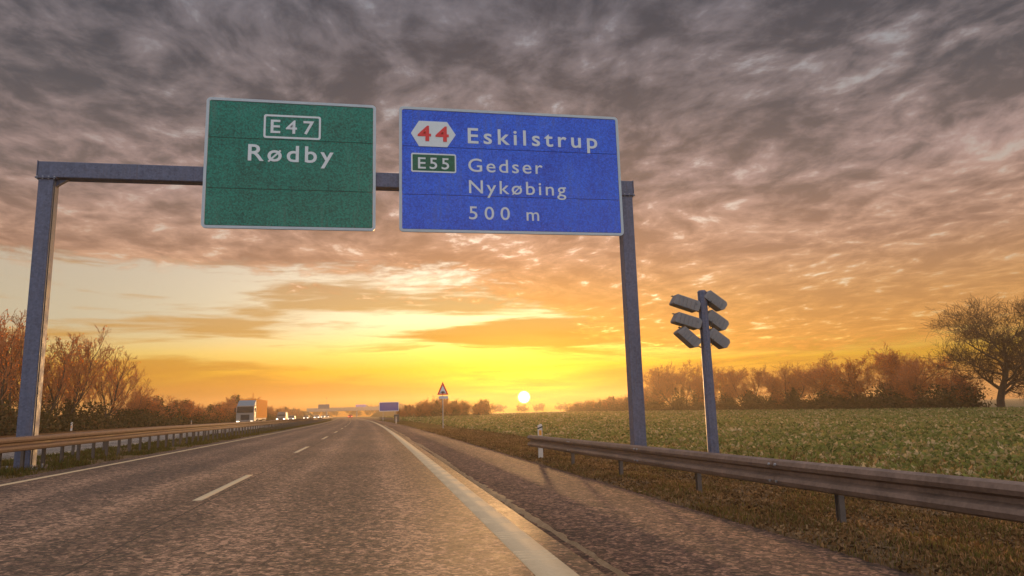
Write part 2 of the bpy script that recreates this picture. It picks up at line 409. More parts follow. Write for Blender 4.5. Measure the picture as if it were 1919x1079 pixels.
M_green = sheet('green_sheeting', (0.000, 0.050, 0.038), (0.006, 0.26, 0.19))
M_blue = sheet('blue_sheeting', (0.003, 0.035, 0.40), (0.03, 0.17, 0.92))
M_badge = sheet('badge_green', (0.0, 0.06, 0.035), (0.004, 0.15, 0.085))
M_black = plain('black_plastic', (0.02, 0.02, 0.022), 0.5, 0, 0.2)
M_rubber = plain('tyre_rubber', (0.025, 0.024, 0.023), 0.85, 0, 0.2)
M_conc = plain('bridge_concrete', (0.30, 0.275, 0.25), 0.85, 0, 0.25, 1.0)
M_lampbox = plain('lamp_housing', (0.20, 0.195, 0.20), 0.55, 0.3, 0.2, 6.0)
M_marker = plain('marker_post_white', (0.62, 0.56, 0.50), 0.55, 0, 0.15, 10.0)
M_amber = plain('amber_reflector', (0.75, 0.30, 0.03), 0.3)
M_glass = plain('vehicle_glass', (0.030, 0.027, 0.026), 0.3, 0, 0.1, 2.0, 0.12, 0.0)
M_farblue = plain('far_sign_blue', (0.02, 0.055, 0.30), 0.6, 0, 0.2, 1.0)
M_head = lamp_mat('headlamp', (1.0, 0.84, 0.58), 7.0)
M_tail = lamp_mat('tail_lamp', (1.0, 0.06, 0.03), 6.0)

# ------------------------------------------------------------------ the road's course
def dxf(y):
    y = np.asarray(y, dtype=float)
    a = -1.12e-4 * np.clip(y, 0, 200) ** 2
    return a - 0.0448 * np.clip(y - 200, 0, None)
ROWS = np.concatenate([np.arange(-14, 30, 0.5), np.arange(30, 100, 2.0), np.arange(100, 300, 5.0), np.arange(300, 721, 15.0)])
def strip(name, prof, mt, rows=ROWS, y0=-14, y1=720, parent=None, jitter=0.0, seed=0):
    """prof: list of (u, z) across the road; swept along the road's course"""
    rows = rows[(rows >= y0) & (rows <= y1)]
    rng = np.random.default_rng(seed)
    prof = np.array(prof); n = len(prof)
    V = np.zeros((len(rows), n, 3))
    V[:, :, 0] = prof[None, :, 0] + dxf(rows)[:, None]; V[:, :, 1] = rows[:, None]; V[:, :, 2] = prof[None, :, 1]
    if jitter: V[:, 1:-1, 2] += rng.normal(0, jitter, (len(rows), n - 2))
    i = np.arange(len(rows) - 1)[:, None] * n + np.arange(n - 1)[None, :]
    F = np.stack([i, i + 1, i + n + 1, i + n], -1).reshape(-1, 4)
    return link(name, npmesh(name, V.reshape(-1, 3), F), mt, parent)
SL = -0.025
ground = tag(link('ground', pydata('ground', [(-760, -90, -0.75), (760, -90, -0.75), (760, 760, -0.75), (-760, 760, -0.75)], [(0, 1, 2, 3)]), M_far), kind='structure')
road = tag(strip('carriageway', [(-6.95, -0.5), (-6.95, 0.174), (-3, 0.075), (0, 0.0), (1.72, -0.043), (1.73, -0.5)], M_asph), kind='structure')
opp = tag(strip('opposite_carriageway', [(-22.0, -0.5), (-22.0, -0.06), (-16, 0.09), (-10.3, 0.20), (-10.3, -0.4)], M_asph_opp), kind='structure')
shoulder = tag(strip('hard_shoulder', [(1.715, -0.5), (1.72, -0.068), (3.0, -0.085), (4.15, -0.112), (4.15, -0.6)], M_shoulder), kind='structure')
median = tag(strip('median_strip', [(-10.4, 0.16), (-9.5, 0.22), (-8.4, 0.20), (-7.4, 0.19), (-6.8, 0.155)], M_soil, jitter=0.008, seed=1), kind='structure')
vg = np.linspace(4.05, 8.2, 12)
verge = tag(strip('roadside_verge', [(4.0, -0.16)] + [(u, -0.10 - 0.035 * (u - 4.1) + 0.05 * math.exp(-((u - 4.7) / 0.5) ** 2)) for u in vg], M_soil, jitter=0.005, seed=2), kind='structure')
field = tag(strip('crop_field', [(8.1, -0.262), (12, -0.30), (20, -0.32), (40, -0.36), (60, -0.38), (78, -0.42), (88, -0.45), (200, -0.6), (640, -0.72)], M_field), kind='structure')
lbank = tag(strip('far_bank', [(-640, -0.7), (-120, -0.5), (-60, 0.1), (-34, 0.12), (-26, 0.0), (-23, -0.12), (-21.9, -0.085)], M_soil, jitter=0.02, seed=3), kind='structure')

def ribbon(name, u0, u1, y0, y1, zf, mt, parent, thick=0.004, rows=None):
    rows = ROWS if rows is None else rows
    r = np.unique(np.concatenate([[y0], rows[(rows > y0) & (rows < y1)], [y1]]))
    x = dxf(r); V = []; 
    for k, (u, dz) in enumerate(((u0, -0.004), (u0, thick), (u1, thick), (u1, -0.004))):
        V.append(np.stack([u + x, r, zf(u) + dz + 0 * r], -1))
    V = np.stack(V, 1).reshape(-1, 3); i = np.arange(len(r) - 1)[:, None] * 4 + np.arange(3)[None, :]
    F = np.stack([i, i + 1, i + 5, i + 4], -1).reshape(-1, 4)
    F = np.concatenate([F, [[0, 3, 2, 1]], [[len(V) - 4, len(V) - 3, len(V) - 2, len(V) - 1]]])
    return link(name, npmesh(name, V, F), mt, parent)
zr = lambda u: SL * u
edge_r = ribbon('edge_line', 1.19, 1.51, -10, 420, zr, M_paint, road, 0.005)
ribbon('edge_line', -6.50, -6.36, -10, 420, zr, M_paint, road, 0.004)
for k in range(-1, 22):
    y0 = 11.25 + k * 13.35
    ribbon('lane_dash', -2.56, -2.43, y0, y0 + 4.5, zr, M_paint, road)
ribbon('edge_line', -10.75, -10.6, -10, 300, lambda u: 0.197, M_paint, opp, 0.004)
ribbon('edge_line', -18.8, -18.6, -10, 300, lambda u: 0.025, M_paint, opp, 0.006)
for k in range(0, 16):
    ribbon('lane_dash', -14.7, -14.58, 14 + k * 15.0, 19 + k * 15.0, lambda u: 0.119, M_paint, opp, 0.006)
# raised bars of the profiled edge line
bar = MB(); bar.prism([(-0.020, 0.0), (-0.013, 0.0045), (0.013, 0.0045), (0.020, 0.0)], 'X', -0.157, 0.157)
bar_me = bar.mesh('bar'); bar_me.materials.append(M_paint)
yb = 3.0
while yb < 24:
    for j in range(4):
        y = yb + j * 0.115
        b = bpy.data.objects.new('raised_bar', bar_me); COL.objects.link(b); b.parent = edge_r
        b.location = (1.35 + float(dxf(y)), y, zr(1.35) + 0.0045); b.rotation_euler = (0, -math.atan(-SL) * -1, 0)
    yb += 1.05
# grit lying along the joint between road and shoulder
rng = np.random.default_rng(11)
rows = np.concatenate([np.arange(2, 30, 0.18), np.arange(30, 90, 0.6)])
wv = 0.055 + 0.035 * np.sin(rows * 0.7) + rng.normal(0, 0.025, len(rows)); wv = np.clip(wv, 0.01, 0.14)
cx = 1.84 + 0.03 * np.sin(rows * 0.31) + rng.normal(0, 0.012, len(rows)) + dxf(rows)
V = np.stack([np.stack([cx - wv - 0.02, rows, -0.0715 + 0 * rows], -1), np.stack([cx, rows, -0.043 + rng.normal(0, 0.006, len(rows))], -1), np.stack([cx + wv, rows, -0.0735 + 0 * rows], -1)], 1).reshape(-1, 3)
i = np.arange(len(rows) - 1)[:, None] * 3 + np.arange(2)[None, :]
grit = tag(link('grit_line', npmesh('grit_line', V, np.stack([i, i + 1, i + 4, i + 3], -1).reshape(-1, 4)), M_sand), 'pale ridge of grit along the joint between road and shoulder', 'grit', kind='stuff')

# ------------------------------------------------------------------ sign gantry
gy = 18.45
gan = tag(empty('sign_gantry', (0, gy, 0)), 'grey steel portal gantry spanning the carriageway behind the big signs', 'gantry')
for px, zb in ((-7.83, 0.15), (6.83, -0.25)):
    MB().box((px, 0, (zb + 7.03) / 2), (0.34, 0.34, 7.03 - zb)).build('post', M_gantry, gan, 0.02, 2)
    MB().box((px, 0, 7.035), (0.46, 0.44, 0.03)).build('flange_plate', M_gantry, gan, 0.004)
    MB().box((px, 0, zb + 0.03), (0.62, 0.62, 0.06)).build('base_plate', M_gantry, gan, 0.006)
    for bx_ in (-0.19, -0.065, 0.065, 0.19): MB().tube((px + bx_, -0.195, 7.0), (px + bx_, -0.195, 7.075), 0.017, n=6).build('flange_bolt', M_galv, gan)
    for sx_ in (-1, 1):
        for sy_ in (-1, 1):
            MB().tube((px + sx_ * 0.25, sy_ * 0.25, zb + 0.055), (px + sx_ * 0.25, sy_ * 0.25, zb + 0.15), 0.025, n=6).build('anchor_bolt', M_galv, gan)
g = MB(); g.box((-0.5, 0, 7.255), (15.06, 0.34, 0.40)); g.build('beam', M_gantry, gan, 0.02, 2)
for ex in (-8.04, 7.04): MB().box((ex, 0, 7.255), (0.02, 0.36, 0.43)).build('end_plate', M_gantry, gan, 0.003)
MB().prism([(-7.655, 7.04), (-7.40, 7.04), (-7.655, 6.86)], 'Y', -0.05, 0.05).build('gusset', M_gantry, gan)
MB().prism([(6.655, 7.04), (6.40, 7.04), (6.655, 6.86)], 'Y', -0.05, 0.05).build('gusset', M_gantry, gan)

def rrect(x0, x1, z0, z1, r, n=6):
    pts = []
    for cx_, cz_, a0 in ((x1 - r, z1 - r, 0), (x0 + r, z1 - r, 90), (x0 + r, z0 + r, 180), (x1 - r, z0 + r, 270)):
        for k in range(n + 1):
            a = rad(a0 + 90.0 * k / n); pts.append((cx_ + r * math.cos(a), cz_ + r * math.sin(a)))
    return pts
def ring(outer, inner, yf, yb_):
    """frame between two outlines of equal length; front at yf, back at yb_"""
    k = len(outer); V = []
    for pl, y in ((outer, yf), (inner, yf), (inner, yb_), (outer, yb_)): V += [(a, y, b) for a, b in pl]
    F = []
    for s in range(4):
        e = (s + 1) % 4
        for i_ in range(k):
            j_ = (i_ + 1) % k; F.append((s * k + i_, e * k + i_, e * k + j_, s * k + j_))
    me = pydata('ring', V, F); bm = bmesh.new(); bm.from_mesh(me); bmesh.ops.recalc_face_normals(bm, faces=bm.faces); bm.to_mesh(me); bm.free(); return me
def text_mesh(txt, x0, x1, zbase, cap, y, bold=0.0, st=1.12):
    def make(sp):
        cu = bpy.data.curves.new('t', 'FONT'); cu.body = txt; cu.size = 1.0; cu.space_character = sp; cu.offset = bold; cu.extrude = 0.004; cu.resolution_u = 4
        o = bpy.data.objects.new('t', cu); COL.objects.link(o); dg = bpy.context.evaluated_depsgraph_get(); dg.update()
        me = bpy.data.meshes.new_from_object(o.evaluated_get(dg)); bpy.data.objects.remove(o); return me
    def ext(me):
        a = np.zeros(len(me.vertices) * 3, dtype=np.float32); me.vertices.foreach_get('co', a); a = a.reshape(-1, 3); return a[:, 0].min(), a[:, 0].max()
    ref = make_cap()
    s = cap / ref
    e1 = ext(make(1.0)); e2 = ext(make(1.5)); w1, w2 = (e1[1] - e1[0]) * s * st, (e2[1] - e2[0]) * s * st
    sp = 1.0 + 0.5 * ((x1 - x0) - w1) / max(1e-6, (w2 - w1)); sp = min(max(sp, 0.7), 2.2)
    me = make(sp); a, b = ext(me)
    sxx = min(max((x1 - x0) / ((b - a) * s), 0.75), 1.7)
    for v in me.vertices:
        c = v.co.copy(); v.co = ((c.x - a) * s * sxx + x0, y - c.z, c.y * s + zbase)
    me.flip_normals(); me.update(); return me
def split_letters(me):
    """one mesh for each character: islands that overlap in x belong together"""
    n = len(me.vertices); par = list(range(n))
    def find(i_):
        while par[i_] != i_: par[i_] = par[par[i_]]; i_ = par[i_]
        return i_
    for e in me.edges: par[find(e.vertices[0])] = find(e.vertices[1])
    isl = {}
    for i_ in range(n): isl.setdefault(find(i_), []).append(i_)
    it = sorted([[min(me.vertices[j].co.x for j in v), max(me.vertices[j].co.x for j in v), v] for v in isl.values()], key=lambda q: q[0])
    cl = []
    for a, b, v in it:
        if cl and a < cl[-1][1] - 0.3 * (b - a): cl[-1][1] = max(cl[-1][1], b); cl[-1][2] += v
        else: cl.append([a, b, list(v)])
    out = []
    for a, b, v in cl:
        ix = {j: k for k, j in enumerate(v)}
        out.append(pydata('letter', [me.vertices[j].co for j in v], [[ix[j] for j in p.vertices] for p in me.polygons if p.vertices[0] in ix]))
    return out
_cap = []
def make_cap():
    if not _cap:
        cu = bpy.data.curves.new('c', 'FONT'); cu.body = 'E'; o = bpy.data.objects.new('c', cu); COL.objects.link(o)
        dg = bpy.context.evaluated_depsgraph_get(); dg.update(); me = bpy.data.meshes.new_from_object(o.evaluated_get(dg)); bpy.data.objects.remove(o)
        zs = [v.co.y for v in me.vertices]; _cap.append(max(zs) - min(zs))
    return _cap[0]
MB().tube((-7.62, -0.185, 0.25), (-7.62, -0.185, 6.95), 0.016, n=6).build('cable', M_black, gan)
def big_sign(name, label, x0, x1, z0, z1, joints, mt):
    root = tag(empty(name, ((x0 + x1) / 2, 18.2, 0)), label, 'road sign'); ox = (x0 + x1) / 2
    def add(o): 
        o.location.x -= ox; o.parent = root; return o
    zs = [z0 + 0.075] + joints + [z1 - 0.075]
    for a, b in zip(zs[:-1], zs[1:]):
        add(MB().box(((x0 + x1) / 2, 0.012, (a + b) / 2), (x1 - x0 - 0.15, 0.022, b - a - 0.012)).build('panel', mt, None, 0.003))
    add(link('rim', ring(rrect(x0, x1, z0, z1, 0.11), rrect(x0 + 0.07, x1 - 0.07, z0 + 0.07, z1 - 0.07, 0.05), -0.008, 0.05), M_rim))
    add(MB().box((ox, 0.030, (z0 + z1) / 2), (x1 - x0 - 0.16, 0.008, z1 - z0 - 0.16)).build('backing', M_lampbox))
    for zz in (z0 + 0.5, (z0 + z1) / 2 - 0.42, (z0 + z1) / 2 + 0.42, z1 - 0.5):
        add(MB().box((ox, 0.05, zz), (x1 - x0 - 0.3, 0.05, 0.06)).build('stiffener', M_galv))
    for xx in (x0 + 0.6, x1 - 0.6):
        add(MB().box((xx, 0.10, (z0 + z1) / 2), (0.08, 0.05, z1 - z0 - 0.5)).build('mounting_bar', M_galv))
    for zz in [z0 + 0.22] + [j_ + d_ for j_ in joints for d_ in (-0.09, 0.09)] + [z1 - 0.22]:
        for xx in (x0 + 0.6, x1 - 0.6):
            add(MB().tube((xx, 0.002, zz), (xx, -0.006, zz), 0.016, n=8).build('rivet', mt))
    def letter(txt, a, b, zb, cap, m=M_white, bold=0.012, y=-0.006, st=1.12):
        for me in split_letters(text_mesh(txt, a, b, zb, cap, y, bold, st)): add(link('letter', me, m))
    return root, add, letter
gs, add, letter = big_sign('overhead_sign', 'green overhead motorway sign with white lettering Rødby and route badge E47', -4.262, -0.04, 5.85, 9.272, [6.88, 8.21], M_green)
bd = add(link('route_badge', ring(rrect(-2.862, -1.445, 8.243, 8.88, 0.06), rrect(-2.812, -1.495, 8.293, 8.83, 0.03), -0.008, -0.001), M_white))
letter('E47', -2.69, -1.615, 8.39, 0.345)
letter('Rødby', -3.22, -1.115, 7.63, 0.42)
bs, add, letter = big_sign('overhead_sign', 'blue overhead motorway sign announcing Eskilstrup, Gedser and Nykøbing in 500 m', 0.564, 6.655, 5.85, 9.285, [6.86, 8.185], M_blue)
hx = MB().prism([(0.872, 8.546), (1.085, 8.90), (1.835, 8.90), (2.066, 8.546), (1.835, 8.19), (1.085, 8.19)], 'Y', -0.008, -0.001)
add(hx.build('exit_number_badge', M_white))
letter('44', 1.05, 1.877, 8.35, 0.40, M_red, 0.022, y=-0.014, st=1.2)
letter('Eskilstrup', 2.39, 6.02, 8.335, 0.42)
rb = MB(); rb.prism(rrect(0.905, 2.037, 7.505, 7.965, 0.03), 'Y', -0.006, -0.001)
add(rb.build('route_badge', M_badge))
add(link('badge_rim', ring(rrect(0.874, 2.066, 7.473, 7.997, 0.05), rrect(0.912, 2.03, 7.511, 7.959, 0.025), -0.010, -0.001), M_white))
letter('E55', 1.056, 1.877, 7.572, 0.30, M_white, 0.008, y=-0.012)
letter('Gedser', 2.39, 4.43, 7.535, 0.36, M_white, 0.004)
letter('Nykøbing', 2.40, 5.064, 6.938, 0.355, M_white, 0.004)
letter('500', 2.388, 3.487, 6.222, 0.345, M_white, 0.004)
letter('m', 3.941, 4.285, 6.217, 0.345, M_white, 0.004)

# ------------------------------------------------------------------ crash barriers
WB = [(0.02, 0.0), (0.066, 0.02), (0.083, 0.065), (0.068, 0.105), (0.0, 0.135), (0.0, 0.175), (0.068, 0.205), (0.083, 0.245), (0.066, 0.29), (0.02, 0.31)]
def w_beam(name, pts, side, mt, parent):
    """sweep the W profile along pts (x, y, ztop); side +1 shows the ridges towards +x"""
    prof = [(d, h) for d, h in WB] + [(d - 0.006, h) for d, h in WB[::-1]]
    k = len(prof); V = []; F = []
    for (x, y, zt) in pts:
        for d, h in prof: V.append((x + side * d, y, zt - 0.31 + h))
    for s in range(len(pts) - 1):
        for i_ in range(k):
            j_ = (i_ + 1) % k; F.append((s * k + i_, s * k + j_, (s + 1) * k + j_, (s + 1) * k + i_))
    F.append(tuple(range(k))[::-1]); F.append(tuple((len(pts) - 1) * k + i_ for i_ in range(k)))
    me = pydata(name, V, F); bm = bmesh.new(); bm.from_mesh(me); bmesh.ops.recalc_face_normals(bm, faces=bm.faces); bm.to_mesh(me); bm.free()
    return link(name, me, mt, parent)
def post_mesh(h, mt):
    b = MB(); b.box((0, 0, h / 2), (0.012, 0.08, h)); b.box((0.018, 0.037, h / 2), (0.026, 0.006, h)); b.box((0.018, -0.037, h / 2), (0.026, 0.006, h))
    b.box((-0.018, 0.037, h / 2), (0.026, 0.006, h)); b.box((-0.018, -0.037, h / 2), (0.026, 0.006, h))
    me = b.mesh('post'); me.materials.append(mt); return me
def barrier(label, xf, zf, y0, y1, side, rail_mt, post_step, post_h, group=None, seg=4.0, spacer=True, phase=0.0, detail=False):
    root = tag(empty('crash_barrier', (float(xf(y0)), y0, 0)), label, 'crash barrier', group)
    ox, oy = root.location.x, root.location.y
    y = y0
    n = 0
    while y < y1 - 0.01:
        ye = min(y + seg, y1); off = 0.004 * (n % 2)
        ys = np.linspace(y - 0.12 if y > y0 else y, ye, 5)
        w_beam('rail', [(float(xf(v)) - ox + side * off, v - oy, float(zf(v))) for v in ys], side, rail_mt, root)
        if detail:
            for hh in (0.06, 0.25):
                for q_ in (0.06, 0.18):
                    yy_ = ye - q_; bx_ = float(xf(yy_)) - ox + side * 0.088
                    MB().tube((bx_ - side * 0.01, yy_ - oy, float(zf(yy_)) - 0.31 + hh), (bx_ + side * 0.012, yy_ - oy, float(zf(yy_)) - 0.31 + hh), 0.016, n=6).build('bolt', M_galv, root)
        y = ye; n += 1
    pm = post_mesh(post_h, M_post); y = y0 + phase
    sp = MB(); sp.box((0, 0, 0), (0.10, 0.08, 0.24)); spm = sp.mesh('spacer', 0.01); spm.materials.append(M_post)
    while y < y1:
        p = bpy.data.objects.new('post', pm); COL.objects.link(p); p.parent = root
        p.location = (float(xf(y)) - ox - side * 0.165, y - oy, float(zf(y)) - 0.04 - post_h)
        if spacer and y < 70:
            s_ = bpy.data.objects.new('spacer', spm); COL.objects.link(s_); s_.parent = root
            s_.location = (float(xf(y)) - ox - side * 0.055, y - oy, float(zf(y)) - 0.155)
        y += post_step
    return root
ry = np.array([-4, 2, 4.84, 8, 12, 19.9]); rx = np.array([5.35, 5.05, 4.90, 4.68, 4.46, 4.22])
zrr = lambda y: np.interp(y, [-4, 5, 12, 20], [0.55, 0.555, 0.555, 0.53])
barrier('galvanised steel crash barrier on the right verge below the lamp mast', lambda y: np.interp(y, ry, rx), zrr, -3.9, 19.9, -1, M_rail, 3.1, 0.85, phase=1.8, detail=True)
lz = lambda y: np.interp(y, [-10, 16, 28, 60, 200, 420], [0.92, 0.94, 1.0, 1.0, 0.97, 0.95])
barrier('rust-tinted crash barrier along the near side of the median', lambda y: -7.5 + dxf(y), lz, 3.0, 230, 1, M_railw, 1.04, 0.95, phase=0.45)
barrier('second crash barrier in the median, beside the oncoming lanes', lambda y: -9.2 + dxf(y), lambda y: lz(y) - 0.02, 3.0, 230, -1, M_railw, 2.6, 0.95, phase=0.7, spacer=False)
barrier('distant crash barrier on the right beneath the small blue sign', lambda y: 4.75 + dxf(y), lambda y: 0.55 + 0 * y, 128, 188, -1, M_rail, 4.0, 0.85, spacer=False)

# ------------------------------------------------------------------ lamp mast with six box lamps
mast = tag(empty('lamp_mast', (8.53, 17.6, 0)), 'grey mast with six tilted box lamps behind the right crash barrier', 'lamp mast')
b = MB(); n8 = 8
b.tube((0, 0, -0.35), (0, 0, 4.18), 0.155, 0.125, 8); b.build('pole', M_gantry, mast, 0.0)
MB().tube((0, 0, 4.18), (0, 0, 4.23), 0.135, 0.09, 8).build('cap', M_gantry, mast)
MB().box((0, 0, -0.30), (0.5, 0.5, 0.05)).build('base_plate', M_galv, mast)
for (cx_, cz_, a_, L_, H_, yy) in ((-0.53, 3.87, -18, 0.74, 0.29, -0.10), (-0.53, 3.40, -17, 0.74, 0.29, -0.10), (-0.51, 2.98, -42, 0.66, 0.28, -0.06),
                                   (0.32, 3.95, -36, 0.66, 0.28, -0.02), (0.36, 3.43, -36, 0.66, 0.31, 0.06), (0.36, 2.95, -37, 0.66, 0.29, 0.06)):
    R_ = Matrix.Rotation(rad(-a_), 3, 'Y')
    hb = MB(); k_ = 0.06
    pl = [(-L_/2, -H_/2 + k_ * 0.6), (-L_/2 + k_, H_/2), (L_/2 - k_, H_/2), (L_/2, H_/2 - k_), (L_/2, -H_/2 + k_ * 1.2), (L_/2 - k_, -H_/2), (-L_/2 + k_ * 0.4, -H_/2)]
    hb.prism(pl, 'Y', -0.13, 0.20)
    hb.v = [tuple((R_ @ Vector(p)) + Vector((cx_, yy, cz_))) for p in hb.v]
    h_ = hb.build('lamp_housing', M_lampbox, mast, 0.015, 2)
    lens = MB(); lens.prism([(x * 0.86, z * 0.82) for x, z in pl], 'Y', 0.20, 0.215)
    lens.v = [tuple((R_ @ Vector(p)) + Vector((cx_, yy, cz_))) for p in lens.v]; lens.build('lens', M_glass, h_)
    fins = MB()
    for j in range(5): fins.box((-L_ * 0.3 + j * L_ * 0.15, -0.135, 0), (0.02, 0.03, H_ * 0.7))
    fins.v = [tuple((R_ @ Vector(p)) + Vector((cx_, yy, cz_))) for p in fins.v]; fins.build('cooling_fins', M_lampbox, h_)
    vz_ = MB().box((0, 0.23, H_ / 2 - 0.01), (L_ * 0.92, 0.10, 0.012)); vz_.v = [tuple((R_ @ Vector(p)) + Vector((cx_, yy, cz_))) for p in vz_.v]; vz_.build('visor', M_lampbox, h_)
    MB().tube((cx_ * 0.55, yy - 0.14, cz_ - 0.03), (math.copysign(0.11, cx_), -0.11, cz_ - 0.22), 0.010, n=5).build('cable', M_black, h_)
    e = math.copysign(L_ * 0.30, -cx_)
    q_ = R_ @ Vector((e, 0.1, -0.02))
    MB().tube((math.copysign(0.1, cx_), 0.02, cz_ + q_.z + 0.09), (cx_ + q_.x * 0.4, yy + 0.08, cz_ + q_.z * 0.4 + 0.10), 0.016, n=6).build('bracket', M_post, mast)
    MB().tube((math.copysign(0.1, cx_), 0.02, cz_ + q_.z - 0.13), (cx_ + q_.x * 0.4, yy + 0.08, cz_ + q_.z * 0.4 - 0.06), 0.016, n=6).build('bracket', M_post, mast)

# ------------------------------------------------------------------ marker posts
def marker(x, y, z, label, s=1.0, rz=0.0):
    r = tag(empty('marker_post', (x, y, z), rz), label, 'marker post', 'white marker posts along the road')
    MB().prism([(-0.06, 0.0), (0.06, 0.0), (0.06, 1.0 * s), (0.035, 1.04 * s), (-0.06, 0.99 * s)], 'Y', -0.035, 0.035).build('stake', M_marker, r, 0.012, 2)
    MB().prism([(-0.061, 0.88 * s), (0.061, 0.93 * s), (0.061, 0.975 * s), (-0.061, 0.925 * s)], 'Y', -0.037, 0.037).build('dark_band', M_black, r)
    MB().prism([(-0.035, 0.70 * s), (0.035, 0.70 * s), (0.035, 0.85 * s), (-0.035, 0.85 * s)], 'Y', -0.042, -0.034).build('reflector', M_amber, r)
    return r
marker(4.36, 19.3, -0.10, 'white marker post with orange reflector at the far end of the right barrier', 0.90)
marker(2.78, 104.5, -0.12, 'far white marker post on the right verge before the small blue sign')
marker(1.45, 160.0, -0.12, 'farthest white marker post on the right, left of the small blue sign')
marker(-22.4, 59.7, -0.12, 'pale marker post beyond the oncoming lanes beside the left gantry leg', 1.35)
marker(-23.2, 99.0, -0.12, 'small pale marker post beyond the oncoming lanes, left of the lorry', 1.2)

# ------------------------------------------------------------------ warning triangle
ts = tag(empty('warning_sign', (5.95, 66, -0.25)), 'red-rimmed warning triangle with plate on a tall post in the right verge', 'road sign')
MB().tube((0, 0, 0), (0, 0, 4.2), 0.045, n=10).build('post', M_galv, ts)
def tri(s, cz_): return [(-0.52 * s, cz_ - 0.40 * s), (0.52 * s, cz_ - 0.40 * s), (0.0, cz_ + 0.80 * s)]
MB().prism(tri(1.0, 3.47), 'Y', -0.085, -0.06).build('triangle', M_red, ts, 0.008)
MB().prism(tri(0.60, 3.43), 'Y', -0.09, -0.084).build('face', M_white, ts)
cm = MB(); cm.prism([(0.23 * math.cos(rad(a)), 3.22 + 0.20 * math.sin(rad(a))) for a in range(0, 181, 15)], 'Y', -0.095, -0.0895); cm.build('pictogram', M_lampbox, ts)
MB().prism([(0.10 * math.cos(rad(a)), 3.27 + 0.09 * math.sin(rad(a))) for a in range(0, 360, 30)], 'Y', -0.10, -0.094).build('pictogram_dot', M_black, ts)
MB().box((0.05, -0.07, 2.83), (0.86, 0.02, 0.24)).build('plate', M_rim, ts, 0.004)

# ------------------------------------------------------------------ distant blue sign, far board, overpass
fs = tag(empty('direction_sign', (3.25, 190, -0.2)), 'distant blue direction sign on two legs at the right roadside', 'road sign')
MB().prism(rrect(-2.45, 2.45, 2.25, 4.5, 0.15), 'Y', -0.04, 0.0).build('panel', M_farblue, fs)
link('rim', ring(rrect(-2.5, 2.5, 2.2, 4.55, 0.18), rrect(-2.38, 2.38, 2.32, 4.43, 0.12), -0.055, 0.01), M_white, fs)
for xx in (-1.5, 1.5): MB().tube((xx, 0.06, 0), (xx, 0.06, 4.4), 0.07, n=8).build('leg', M_galv, fs)
cb = tag(empty('service_cabinet', (3.55, 131.0, -0.2)), 'small dark cabinet on the right verge beside the distant barrier', 'cabinet')
MB().box((0, 0, 0.65), (0.9, 0.6, 1.3)).build('housing', M_black, cb, 0.02); MB().box((0, 0, 1.33), (1.0, 0.7, 0.06)).build('lid', M_lampbox, cb, 0.01); MB().box((0.0, -0.31, 0.65), (0.7, 0.02, 1.0)).build('door', M_post, cb)
fb = tag(empty('sign_board', (-17.1, 260, 0)), 'distant board on a post above the oncoming lanes, seen from behind', 'road sign')
MB().tube((0, 0, 0), (0, 0, 5.2), 0.12, 0.09, 8).build('post', M_galv, fb)
MB().box((-0.8, -0.12, 4.5), (3.8, 0.06, 1.5)).build('panel', M_lampbox, fb, 0.02); MB().box((-0.8, -0.05, 4.5), (3.6, 0.08, 0.12)).build('crossbar', M_galv, fb)
MB().tube((0, 0.3, 5.2), (0, 0.3, 7.6), 0.045, 0.035, 6).build('mast_tip', M_galv, fb); MB().box((0, 0.3, 7.35), (0.22, 0.22, 0.3)).build('beacon', M_black, fb, 0.03)
BY = 560
br = tag(empty('overpass_bridge', (-24, BY, 0)), 'pale concrete overpass crossing the motorway in the far haze', 'bridge')
MB().prism([(-27, 4.6), (27, 4.6), (27, 6.2), (-27, 6.2)], 'Y', 0, 9).build('deck', M_conc, br, 0.05)
MB().box((0, 0.1, 6.75), (54, 0.25, 1.1)).build('parapet', M_conc, br, 0.03); MB().box((0, 8.9, 6.75), (54, 0.25, 1.1)).build('parapet', M_conc, br, 0.03)
for xx in (-12.5, 9.5): 
    MB().box((xx, 4.5, 2.2), (1.0, 7.5, 4.9)).build('pier', M_conc, br, 0.1)
for s_ in (-1, 1):
    MB().prism([(s_ * 18.5, -0.7), (s_ * 27, 5.2), (s_ * 70, 6.1), (s_ * 95, -0.7)], 'Y', -3, 12).build('embankment', M_far, br)
lorry = tag(empty('delivery_lorry', (-11.5, BY + 3, 6.25)), 'blue-grey lorry crossing the far overpass', 'lorry')
MB().box((0, 0, 1.75), (7.6, 2.4, 2.3)).build('box_body', M_blue, lorry, 0.05); MB().prism([(3.9, 0.5), (5.7, 0.5), (5.7, 1.6), (5.2, 2.6), (3.9, 2.6)], 'Y', -1.1, 1.1).build('cab', M_lampbox, lorry, 0.05)
for xx in (-2.6, 4.7): 
    for yy in (-1.05, 1.05): MB().tube((xx, yy - 0.12, 0.45), (xx, yy + 0.12, 0.45), 0.45, n=14).build('wheel', M_rubber, lorry)
